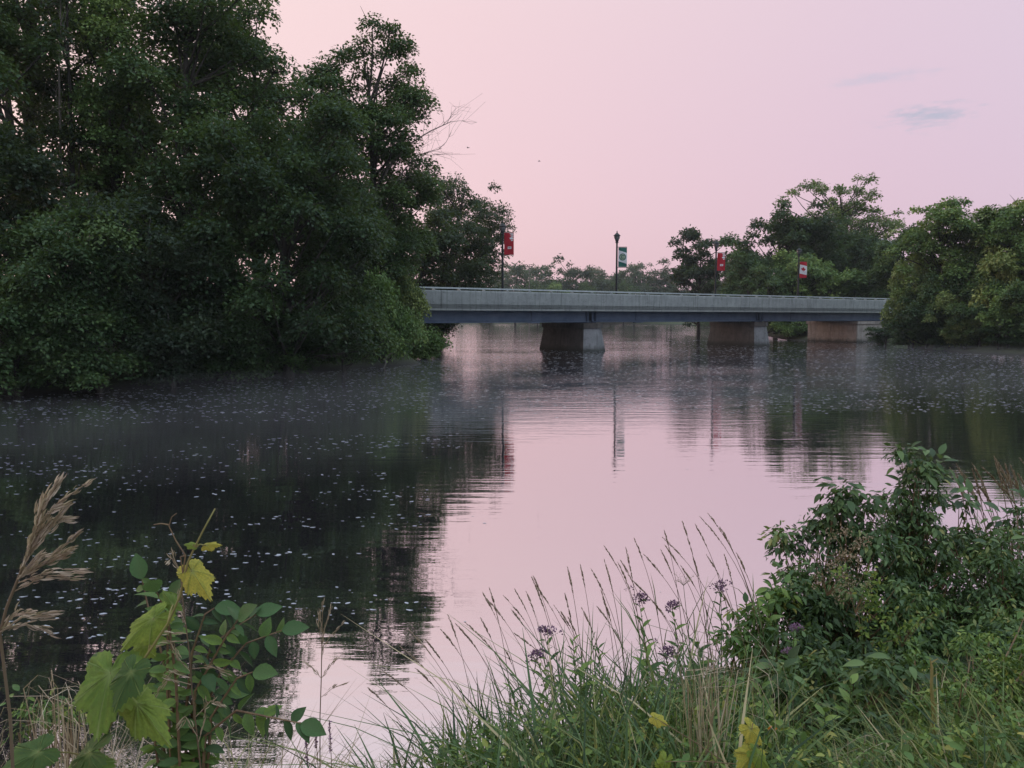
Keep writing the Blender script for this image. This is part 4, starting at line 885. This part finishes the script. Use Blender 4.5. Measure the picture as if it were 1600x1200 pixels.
for k, (px, py, Z, n_, lb) in enumerate([(1330, 850, 4.45, 420, 'brown dry seed cluster on the crown of the dark arching shrub'), (1300, 905, 4.3, 220, 'smaller brown seed cluster in the face of the dark arching shrub'), (1345, 930, 4.15, 260, 'yellowing leaf cluster in the face of the dark arching shrub'), (1420, 985, 4.1, 160, 'faded yellow leaf cluster below the viney shrub')]):
    rng = np.random.default_rng(600 + k); b0 = np.array(at(px, py, Z)); root = empty('withered_spray', b0); tag(root, lb, 'dry leaves')
    cs_ = rng.normal(size=(9, 3)) * np.array([.09, .05, .07]); ci = rng.integers(0, 9, n_); pos = cs_[ci] + rng.normal(size=(n_, 3)) * .02; u = unit(rng, n_); L = rng.uniform(.010, .022, n_) * (1 if k < 2 else 1.7)
    V, fc, va = scatter(*LEAF, pos, u + np.array([0, 0, -.3]), unit(rng, n_), L, L * .5, np.clip((.35 if k < 2 else .75) + rng.normal(size=n_) * .2, 0, 1))
    o = link_mesh('dry_leaves', np_mesh('dry_leaves', V, fc, {'var': va}, True), root, M['straw'] if k < 2 else M['lush']); o['kind'] = 'stuff'
    mb = MB()
    for c_ in cs_: mb.tube([(0, .06, -.12), c_ * .5 + np.array([0, .02, -.03]), c_], [.0025, .0018, .001], 4)
    mb.build('twigs', M['redstem'], root)
# low weeds filling in between the grasses
rng = np.random.default_rng(90); n_ = 1900
Zs2 = rng.uniform(2.3, 5.6, n_); px2 = rng.uniform(600, 1700, n_); Xs2 = (px2 - 800) / F * Zs2; ok = river_sd(Xs2, Zs2) > .08; Zs2, Xs2, px2 = Zs2[ok], Xs2[ok], px2[ok]
gz2 = gh(Xs2, Zs2); lim2 = interp(px2, OUTL) + 60; v2 = (600 - lim2) / F; tz2 = CH + (-math.sin(TH) + v2 * math.cos(TH)) / (math.cos(TH) + v2 * math.sin(TH)) * Zs2
hh2 = np.clip(np.minimum(tz2 - gz2, .45), .05, .45) * rng.uniform(.3, 1, len(gz2))
cen = np.stack([Xs2, Zs2, gz2 + hh2], 1); rad = rng.uniform(.035, .085, len(cen)); pos, d, nrm, var = clump_leaves(rng, cen, rad, 14000, .9, .3); L = rng.uniform(.012, .05, len(pos))
V, fc, va = scatter(*LEAF, pos, d, nrm, L, L * rng.uniform(.3, .6, len(L)), np.clip(var + rng.normal(size=len(var)) * .12, 0, 1))
tag(link_mesh('undergrowth', np_mesh('undergrowth', V, fc, {'var': va}, True), None, M['lush']), 'low mixed weeds filling the gaps of the near bank', 'undergrowth', kind='stuff')

# withered tuft, dry stems, umbel
def wither(name, label, pix, base, Z, seed, n_=26):
    rng = np.random.default_rng(seed); b0 = np.array(at(*base, Z)); gz = gh(float(b0[0]), Z); root = empty(name, (b0[0], Z, gz - .02)); tag(root, label, 'dry grass')
    o0 = np.array([b0[0], Z, gz - .02])
    for i in range(n_):
        tip = pix[i % len(pix)]; top = np.array(at(tip[0] + rng.normal() * 24, tip[1] + 8 + rng.normal() * 30, Z + rng.normal() * .06)) - o0; end = np.array(at(tip[2] + rng.normal() * 34, tip[3] + rng.normal() * 30, Z + rng.normal() * .08)) - o0
        a = rng.normal(size=3) * np.array([.02, .02, 0]); c1 = np.array([top[0] * .8, top[1], top[2] * 1.15])
        qs = np.linspace(0, 1, 9); h1 = a * .6 + top * .4 + np.array([rng.normal() * .05 - .03, rng.normal() * .03, 0]); out_ = np.array([end[0] + (end[0] - top[0]) * .6, end[1], top[2] * 1.12]); end = end + np.array([(end[0] - top[0]) * .5, 0, -.07])
        P = [a * (1 - q / .5) ** 2 + h1 * 2 * (q / .5) * (1 - q / .5) + top * (q / .5) ** 2 if q <= .5 else top * (2 - 2 * q) ** 2 + out_ * 2 * (2 * q - 1) * (2 - 2 * q) + end * (2 * q - 1) ** 2 for q in qs]
        w = rng.uniform(.0012, .0032); vs_ = []; va = np.clip(.5 + rng.normal() * .25, 0, 1)
        for k, p_ in enumerate(P):
            ww = w * (1 - .75 * qs[k]) ; tw = qs[k] * 3 + i; sdv = np.array([math.cos(tw), math.sin(tw) * .5, .2]) * ww; vs_ += [p_ - sdv, p_ + sdv]
        mb = MB(); mb.add(vs_, [(2 * k, 2 * k + 1, 2 * k + 3, 2 * k + 2) for k in range(8)], float(va)); mb.build('blade', M['straw'], root)
wither('withered_grass', 'withered tan grass tuft with curled drooping blades', [(1085, 1045, 1130, 1110), (1100, 1055, 1075, 1120), (1120, 1065, 1165, 1130), (1095, 1050, 1120, 1160)], (1108, 1195), 2.55, 4, 44)
wither('withered_grass', 'rusty dry plume drooping beside the big vine leaf', [(95, 1110, 70, 1160), (115, 1105, 95, 1170), (90, 1120, 110, 1180)], (130, 1215), 1.75, 6, 34)
wither('withered_grass', 'small bleached dry tuft at the bottom of the bank', [(1385, 1165, 1400, 1195), (1370, 1160, 1350, 1200)], (1375, 1225), 2.6, 7, 14)
mb = MB(); b0 = at(1455, 1035, 2.9); gz = gh(b0.x + .04, 2.9)
mb.tube([(.05, 0, gz - .05 - b0.z), (.026, 0, (gz - b0.z) * .62), (.022, .004, (gz - b0.z) * .4), (.006, 0, (gz - b0.z) * .2), (.004, 0, -.02), (-.006, 0, .02)], [.0075, .0065, .008, .006, .0055, .001], 7)
for k in range(5): mb.tube([(.004 * k, 0, -.06 * k), (.02 + .004 * k, -.01, -.06 * k + .02)], [.005, .002], 4)
o = mb.build('broken_stem', M['vine'], None); o.location = b0; tag(o, 'thick dry broken stem standing below the viney shrub', 'dead stem')
def umbel(name, label, tip, Z, base_px, seed):
    rng = np.random.default_rng(seed); t = np.array(at(*tip, Z)); bx = (base_px - 800) / F * Z * 1.03; bz = gh(bx, Z) - .03; o0 = np.array([bx, Z, bz])
    root = empty(name, o0); tag(root, label, 'plant'); t = t - o0
    mb = MB(); mb.tube([(0, 0, 0), t * .5 + np.array([.01, 0, .02]), t], [.003, .0025, .0015], 5); mb.build('stem', M['stem'], root)
    ry = MB(); ends = []
    for i in range(12):
        a = i * 2.4; e = t + np.array([math.cos(a) * .05, math.sin(a) * .05, .05 + rng.normal() * .012]) * rng.uniform(.7, 1.15); ry.tube([t, e], [.001, .0008], 3); ends.append(e)
    ry.build('rays', M['stem'], root)
    pos = np.repeat(np.array(ends), 9, 0) + rng.normal(size=(108, 3)) * .008; u = unit(rng, 108)
    V, fc, va = scatter(*QUAD, pos, u, unit(rng, 108), np.full(108, .007), np.full(108, .005), rng.random(108)); link_mesh('seeds', np_mesh('seeds', V, fc, {'var': va}), root, M['straw'])
umbel('seed_umbel', 'pale open seed umbel on a thin stem among the grass', (1068, 915), 4.5, 1085, 1)
umbel('seed_umbel', 'yellowish umbel standing out before the dark shrub', (1345, 925), 4.1, 1350, 2)

# ------------------------------------------------------------------ wild grape vines
def grape_mesh(var, seed, droop=.28, fold=.12):
    rng = np.random.default_rng(seed); ctrl = [(-180, .10), (-160, .42), (-135, .60), (-112, .66), (-88, .56), (-58, .84), (-32, .66), (0, 1.0), (32, .66), (58, .84), (88, .56), (112, .66), (135, .60), (160, .42), (180, .10)]
    veins = [-112, -58, 0, 58, 112]
    an = sorted(set([float(a) for a in range(-174, 175, 6)] + [v + e for v in veins for e in (-2.2, 0., 2.2)]))
    rings = (.30, .62, .86, 1.0); V = [(0, 0, 0)]; ve = [1.0]; F_ = []
    for ri, r in enumerate(rings):
        for ai, a in enumerate(an):
            R = np.interp(a, *zip(*ctrl)) * r
            if ri == 3: R *= 1.05 if ai % 2 else .95
            near = min(abs(a - v) for v in veins); z = -droop * R * R + fold * R * (1 - min(near / 26, 1)) * .5 - fold * .5 * abs(math.sin(math.radians(a))) * R + rng.normal() * .012
            V.append((math.sin(math.radians(a)) * R, math.cos(math.radians(a)) * R, z)); ve.append(1.0 if near < .5 else (.0))
    n_ = len(an); tri = [(0, 1 + i, 2 + i) for i in range(n_ - 1)]; qd = [(1 + r * n_ + i, 1 + (r + 1) * n_ + i, 2 + (r + 1) * n_ + i, 2 + r * n_ + i) for r in range(3) for i in range(n_ - 1)]
    me = np_mesh('leaf', V, [np.array(tri), np.array(qd)], {'var': np.clip(var + rng.normal(size=len(V)) * .05, 0, 1), 'vein': ve}, True); me.materials.append(M['grape']); return me
GM = {'green': grape_mesh(.12, 1), 'lime': grape_mesh(.40, 2), 'bright': grape_mesh(.62, 3, .35), 'yellow': grape_mesh(.95, 4, .4, .2), 'curl': grape_mesh(.72, 5, .7, .3)}
def vine(name, label, stempix, Z, leaves, r0=.004, mat='vine', tendrils=()):
    P = [np.array(at(px, py, Z + dz)) for px, py, dz in stempix]; g0 = gh(float(P[0][0]) - .06, Z + .05) - .03; P = [np.array([P[0][0] - .06, Z + .05, g0]), np.array([P[0][0] - .035, Z + .03, g0 * .5 + P[0][2] * .5])] + P; root = empty(name, P[0]); tag(root, label, 'vine'); o0 = P[0]
    mb = MB(); mb.tube([p - o0 for p in P], [r0 * (1 - .6 * i / (len(P) - 1)) for i in range(len(P))], 7); mb.build('stem', M[mat], root, True)
    for (jx, jy, bx, by, tx, ty, wpx, kind, dz, tilt) in leaves:       # joint on stem, leaf base, leaf tip
        j = np.array(at(jx, jy, Z)) - o0; b_ = np.array(at(bx, by, Z + dz)) - o0; t_ = np.array(at(tx, ty, Z + dz + tilt)) - o0
        d = t_ - b_; L = np.linalg.norm(d) * .86; W = wpx / F * (Z + dz) / 1.85
        lo = leaf_obj(GM[kind], root, b_, d, (.15, -.75, .75), L, W)
        pt = MB(); pt.tube([j, (j + b_) / 2 + np.array([0, 0, .006]), b_], [.0018, .0015, .0013], 5); pt.build('leaf_stalk', M[mat], root)
    for pix in tendrils:
        tb = MB(); tb.tube([np.array(at(px, py, Z)) - o0 for px, py in pix], [.0018 * (1 - .6 * i / len(pix)) for i in range(len(pix))], 5); tb.build('tendril', M['redstem'], root)
vine('grape_vine', 'wild grape vine with large lime leaves climbing at the near left', [(120, 1240, 0), (150, 1180, 0), (178, 1120, 0), (205, 1060, 0), (232, 1020, 0), (262, 975, 0), (282, 930, 0), (293, 880, 0), (303, 858, 0), (318, 828, 0), (336, 795, 0)], 1.5,
     [(205, 1055, 172, 1052, 140, 1168, 128, 'lime', -.04, -.10), (208, 1050, 205, 1050, 168, 1122, 70, 'green', -.08, -.05), (232, 1020, 240, 966, 172, 1020, 66, 'bright', .02, -.05), (283, 925, 300, 892, 332, 938, 62, 'yellow', .0, -.04),
      (303, 858, 322, 852, 346, 848, 22, 'yellow', .0, -.01), (303, 858, 302, 852, 284, 848, 18, 'bright', .0, .0), (190, 1100, 214, 1100, 268, 1168, 84, 'bright', -.02, -.06), (165, 1150, 140, 1176, 84, 1196, 90, 'green', -.1, .05), (150, 1185, 60, 1175, -20, 1215, 84, 'green', -.12, -.05),
      (150, 1185, 128, 1195, 170, 1235, 90, 'lime', -.05, -.08), (236, 1010, 226, 1008, 214, 1048, 52, 'bright', .06, -.02), (262, 975, 270, 945, 250, 915, 30, 'lime', .05, .02)],
     tendrils=([(285, 900), (290, 868), (275, 845), (264, 822), (268, 808), (276, 802)], [(264, 820), (252, 818), (240, 820)], [(290, 868), (282, 870), (286, 898)]))
vine('grape_vine', 'yellowing grape vine low in the grass by the withered tuft', [(1150, 1240, 0), (1165, 1195, 0), (1172, 1165, 0), (1176, 1130, 0)], 2.3,
     [(1174, 1150, 1172, 1138, 1200, 1168, 46, 'yellow', 0, -.02), (1168, 1180, 1176, 1178, 1150, 1215, 60, 'yellow', -.03, -.03), (1165, 1195, 1040, 1190, 1028, 1225, 34, 'curl', 0, -.02), (1160, 1210, 1024, 1122, 1048, 1132, 30, 'yellow', .1, -.02), (1172, 1165, 1184, 1180, 1215, 1210, 40, 'bright', -.05, 0)], .003, 'redstem')
# jewelweed flower
b0 = at(1207, 1141, 2.9); root = empty('orange_flower', (b0.x, b0.y, gh(b0.x, b0.y))); hz_ = b0.z - gh(b0.x, b0.y)
tag(root, 'single small orange flower above the yellowing grape leaves', 'flower')
mb = MB(); mb.tube([(0, 0, -.02), (.01, 0, hz_ * .5), (0, 0, hz_)], [.003, .0025, .0015], 5); mb.build('stem', M['stem'], root)
for k in range(4):
    a = k * 1.57; me = blade_leaf('petal', .5); me.materials.append(M['orange']); leaf_obj(me, root, (0, 0, hz_), (math.cos(a), math.sin(a) * .6, .3), (0, -1, .4), .022, .02, 'petal')

# oval leaved shrub behind the vine, leaf by leaf
rng = np.random.default_rng(77); Zs_ = 2.15; o0 = np.array(at(285, 1230, Zs_)); o0[2] = gh(float(o0[0]), Zs_) - .02
sb = empty('oval_leaved_shrub', o0); tag(sb, 'glossy dark green oval leaved shrub behind the lime grape vine', 'shrub')
BR = [[(285, 1230), (270, 1100), (250, 1010), (232, 950), (222, 905)], [(285, 1230), (290, 1120), (300, 1020), (320, 960), (335, 950)], [(288, 1230), (310, 1130), (345, 1050), (385, 1005), (440, 985)], [(290, 1230), (320, 1150), (370, 1110), (420, 1120), (470, 1130)],
      [(285, 1230), (250, 1120), (215, 1050), (185, 1035), (160, 1030)], [(288, 1230), (300, 1100), (330, 1010), (360, 985), (400, 960)], [(285, 1230), (262, 1080), (262, 990), (270, 940)], [(288, 1230), (330, 1120), (370, 1060), (395, 1050)], [(286, 1230), (240, 1140), (210, 1110), (180, 1100)], [(287, 1230), (300, 1150), (330, 1090), (350, 1080)], [(286, 1230), (275, 1060), (262, 960), (245, 925)], [(287, 1230), (305, 1080), (350, 1000), (372, 968)]]
tm = MB()
for bi, pix in enumerate(BR):
    dz = rng.normal() * .10; P = [np.array(at(px, py, Zs_ + dz * (k / (len(pix) - 1)))) - o0 for k, (px, py) in enumerate(pix)]; P[0] = np.zeros(3) + rng.normal(size=3) * .01
    tm.tube(P, [.0055 - .0038 * k / (len(P) - 1) for k in range(len(P))], 5, cap=False)
    seg = np.cumsum([0] + [np.linalg.norm(P[k + 1] - P[k]) for k in range(len(P) - 1)]); s = seg[-1] * .38; k = 0
    while s < seg[-1]:
        i = min(np.searchsorted(seg, s) - 1, len(P) - 2); q = (s - seg[i]) / (seg[i + 1] - seg[i]); p = P[i] * (1 - q) + P[i + 1] * q; dr = P[i + 1] - P[i]; dr /= np.linalg.norm(dr)
        sdv = np.cross(dr, np.array([0, -1, .3])); sg = 1 if k % 2 else -1
        d = sdv * sg * .9 + dr * .45 + np.array([0, -.15, -.3]) + rng.normal(size=3) * .3; L = rng.uniform(.036, .07)
        leaf_obj(LMS['oval'][int(rng.integers(0, 5)) if bi not in (0, 4, 6, 10) else int(rng.integers(2, 5))], sb, p, d, np.array([0, -.45, .75]) + rng.normal(size=3) * .6, L, L * rng.uniform(.42, .62)); s += rng.uniform(.015, .028); k += 1
    leaf_obj(LMS['oval'][2], sb, P[-1], P[-1] - P[-2] + np.array([0, 0, -.02]), (0, -.6, .7), .08, .05)
tm.build('stems', M['redstem'], sb)

# feathery dry reed head at the left edge, dry flower stalk, small dry stalk
def plume(name, label, axis, Z, branches, seed, mat='seed', sp=.016, dens=26, r0=.0022):
    rng = np.random.default_rng(seed); P = [np.array(at(px, py, Z)) for px, py in axis]; P = [np.array([P[0][0] + .01, Z, gh(float(P[0][0]) + .01, Z) - .03])] + P; root = empty(name, P[0]); o0 = P[0]; tag(root, label, 'dry grass')
    mb = MB(); mb.tube([p - o0 for p in P], [r0 * (1 - .5 * i / len(P)) for i in range(len(P))], 6); mb.build('stem', M['straw'], root, True)
    for pix in branches:
        B = [np.array(at(px, py, Z + rng.normal() * .008)) - o0 for px, py in pix]; bb = MB(); bb.tube(B, [.0011, .0009, .0006][:len(B)] if len(B) <= 3 else [.001] * len(B), 4, cap=False, a=.5)
        n_ = dens; q = rng.random(n_) ** .8 * (len(B) - 1); i = np.minimum(q.astype(int), len(B) - 2); fr_ = (q - i)[:, None]; BB = np.array(B); pos = BB[i] * (1 - fr_) + BB[i + 1] * fr_ + rng.normal(size=(n_, 3)) * .0022
        tg = BB[i + 1] - BB[i]; tg /= np.linalg.norm(tg, axis=1, keepdims=True); u = unit(rng, n_)
        V, fc, va = scatter(*LEAF, pos, tg + u * .28, u, sp * rng.uniform(.7, 1.3, n_), sp * .15 * rng.uniform(.8, 1.2, n_), np.clip(.55 + rng.normal(size=n_) * .22, 0, 1))
        bo = bb.build('branch', M['straw'], root); sp_o = link_mesh('spikelets', np_mesh('spikelets', V, fc, {'var': va}, True), bo, M[mat]); sp_o['kind'] = 'stuff'
plume('reed_plume', 'feathery tan reed plume at the water, nearest the left edge of the bank', [(22, 1240), (16, 1120), (6, 1040), (0, 990), (10, 950), (28, 905), (45, 860), (60, 815), (76, 780), (92, 752)], 1.05,
      [[(45, 860), (62, 800), (92, 752)], [(50, 850), (85, 790), (134, 756)], [(55, 835), (75, 800), (98, 790)], [(40, 870), (70, 830), (96, 800)], [(48, 855), (75, 815), (100, 812)], [(60, 815), (66, 785), (78, 768)], [(28, 905), (80, 870), (130, 830)], [(30, 900), (75, 880), (112, 860)], [(25, 912), (70, 895), (124, 892)], [(28, 905), (60, 872), (108, 862)], [(20, 925), (60, 905), (120, 902)],
       [(0, 988), (35, 965), (80, 960)], [(2, 985), (40, 975), (82, 988)], [(0, 990), (20, 960), (48, 958)], [(35, 885), (48, 850), (60, 820)], [(30, 900), (42, 870), (52, 845)], [(38, 880), (60, 845), (84, 818)]], 5, 'seed', .018, 34, .0026)
plume('dry_flower_stalk', 'pale dried flower stalk with crumpled leaves rising through the vine', [(318, 1240), (308, 1150), (300, 1080), (296, 1020), (288, 960), (282, 900), (270, 872)], 1.75,
      [[(282, 890), (268, 872), (262, 880)], [(284, 905), (274, 880), (270, 866)], [(290, 975), (278, 940), (282, 918)], [(292, 990), (255, 988), (230, 998)], [(294, 1000), (262, 1004), (240, 1012)], [(298, 1050), (280, 1030), (270, 1010)], [(300, 1070), (262, 1060), (240, 1090)], [(300, 1060), (270, 1050), (255, 1075)], [(306, 1120), (330, 1095), (342, 1100)], [(300, 1045), (330, 1042), (355, 1052)], [(308, 1150), (290, 1120), (282, 1130)], [(310, 1160), (322, 1120), (318, 1095)]], 6, 'straw', .02, 14)
plume('dry_seed_stalk', 'thin dry seed stalk standing alone before the dark reflection', [(500, 1240), (500, 1120), (502, 1060), (503, 1000), (504, 940)], 2.6,
      [[(503, 990), (500, 960), (505, 938)], [(503, 1000), (512, 965), (515, 952)], [(503, 1010), (498, 980), (499, 955)], [(503, 1012), (520, 990), (540, 970)], [(502, 1060), (520, 1035), (538, 1020)], [(502, 1060), (490, 1045), (480, 1038)], [(501, 1090), (520, 1075), (540, 1067)], [(503, 1030), (505, 1000), (508, 975)]], 8, 'straw', .022, 14)
def spike(name, label, tip, Z, base_px, seed, hl=.12):
    rng = np.random.default_rng(seed); t = np.array(at(*tip, Z)); bx = (base_px - 800) / F * Z * 1.03; bz = gh(bx, Z) - .03; o0 = np.array([bx, Z, bz]); root = empty(name, o0); tag(root, label, 'flower', 'purple flower spikes'); t = t - o0
    mb = MB(); mb.tube([(0, 0, 0), t * .5 + np.array([.006, 0, 0]), t], [.0025, .002, .001], 5); mb.build('stem', M['redstem'], root)
    n_ = 90; q = rng.random(n_); dr = t / np.linalg.norm(t); pos = t[None] - dr[None] * (q * hl)[:, None]; u = unit(rng, n_); u[:, 2] += .4
    V, fc, va = scatter(*QUAD, pos, u, unit(rng, n_), rng.uniform(.006, .012, n_), rng.uniform(.004, .007, n_), np.clip(.6 + rng.normal(size=n_) * .2, 0, 1)); link_mesh('blossom', np_mesh('blossom', V, fc, {'var': va}), root, M['purple'])
spike('purple_flower_spike', 'slim purple flower spike by the water, tallest of three', (492, 1122), 2.7, 494, 1)
spike('purple_flower_spike', 'slim purple flower spike by the water, reddest of three', (515, 1126), 2.7, 512, 2)
spike('purple_flower_spike', 'slim purple flower spike by the water, shortest of three', (478, 1150), 2.6, 480, 3)
shrub('low_shrub', 'small yellowish bush at the waterline behind the reed plume', [(65, 1110, 2.9, .07), (90, 1120, 2.9, .07), (40, 1125, 2.9, .06)], 500, 18, 38, 'lush', (.015, .03), base=(-1.75, 2.85), clr=.05, single=10)

# ------------------------------------------------------------------ air
m, n, l, out = new_mat('morning_haze'); pv = n.new('ShaderNodeVolumePrincipled'); pv.inputs['Color'].default_value = (.93, .93, .96, 1); pv.inputs['Density'].default_value = HAZE; pv.inputs['Anisotropy'].default_value = .2
l.new(pv.outputs[0], out.inputs['Volume']); m.cycles.homogeneous_volume = True
hb = MB(); hb.box(-960, 960, -960, 960, -2.4, 26); o = hb.build('haze', m, None); tag(o, 'thin pale morning haze filling the valley', 'haze', kind='stuff')

# thin mist lying on the water in flat wisps
def ellipsoid(c, r, k=20):
    mb = MB(); prof = [(max(.001, math.sin(math.pi * i / 12)), -math.cos(math.pi * i / 12)) for i in range(13)]; mb.lathe(prof, k); mb.V = [(x * r[0], y * r[1], z * r[2]) for x, y, z in mb.V]; return mb
MI = [(430, 612, 5.5, 3.0, .55, 'over the dark water below the leaning maple'), (640, 585, 5, 4, .5, 'at the tip of the left bushes'), (1480, 562, 8, 4, .7, 'along the right bushes'), (330, 690, 5.0, 3.0, .40, 'spread thinly over the speckled dark water'), (80, 660, 3.0, 2.0, .4, 'before the pale willow'), (560, 640, 5, 3, .4, 'over the darkest reflection'), (1560, 600, 6, 3.5, .4, 'over the reflection of the right trees')]
m, n, l, out = new_mat('water_mist'); pv = n.new('ShaderNodeVolumePrincipled'); pv.inputs['Color'].default_value = (.95, .95, .97, 1); pv.inputs['Density'].default_value = .0055
l.new(pv.outputs[0], out.inputs['Volume']); m.cycles.homogeneous_volume = True
for px, py, rx, ry, rz_, lb in MI:
    Zm = at(px, py, 1.0); Zm = CH / (CH - Zm.z); p = at(px, py, Zm)
    o = ellipsoid(None, (rx, ry, rz_)).build('mist', m, None, True); o.location = (p.x, p.y, .12); tag(o, 'thin wisp of mist ' + lb, 'mist', 'wisps of mist on the water', 'stuff')
# two small birds in flight
for px, py, Z, a, lb in ((842, 252, 70, .3, 'tiny dark bird in flight above the bridge'), (731, 231, 62, -.4, 'tiny dark bird in flight beside the bare dead limb')):
    root = empty('bird', at(px, py, Z), a); tag(root, lb, 'bird', 'birds in flight')
    mb = MB(); mb.tube([(-.09, 0, 0), (-.04, 0, .005), (.02, 0, .005), (.07, 0, 0), (.16, 0, -.005)], [.008, .028, .03, .018, .012], 7); mb.build('body', M['black'], root, True)
    for sg in (1, -1):
        mb = MB(); mb.add([(-.03, 0, .01), (.05, 0, .01), (.03, .12 * sg, .06), (-.03, .12 * sg, .065), (.05, .24 * sg, .03)], [(0, 1, 2, 3), (3, 2, 4)]); mb.add([(-.03, 0, .004), (.05, 0, .004), (.03, .12 * sg, .055), (-.03, .12 * sg, .06), (.05, .24 * sg, .028)], [(3, 2, 1, 0), (4, 2, 3)]); mb.build('wing', M['black'], root)
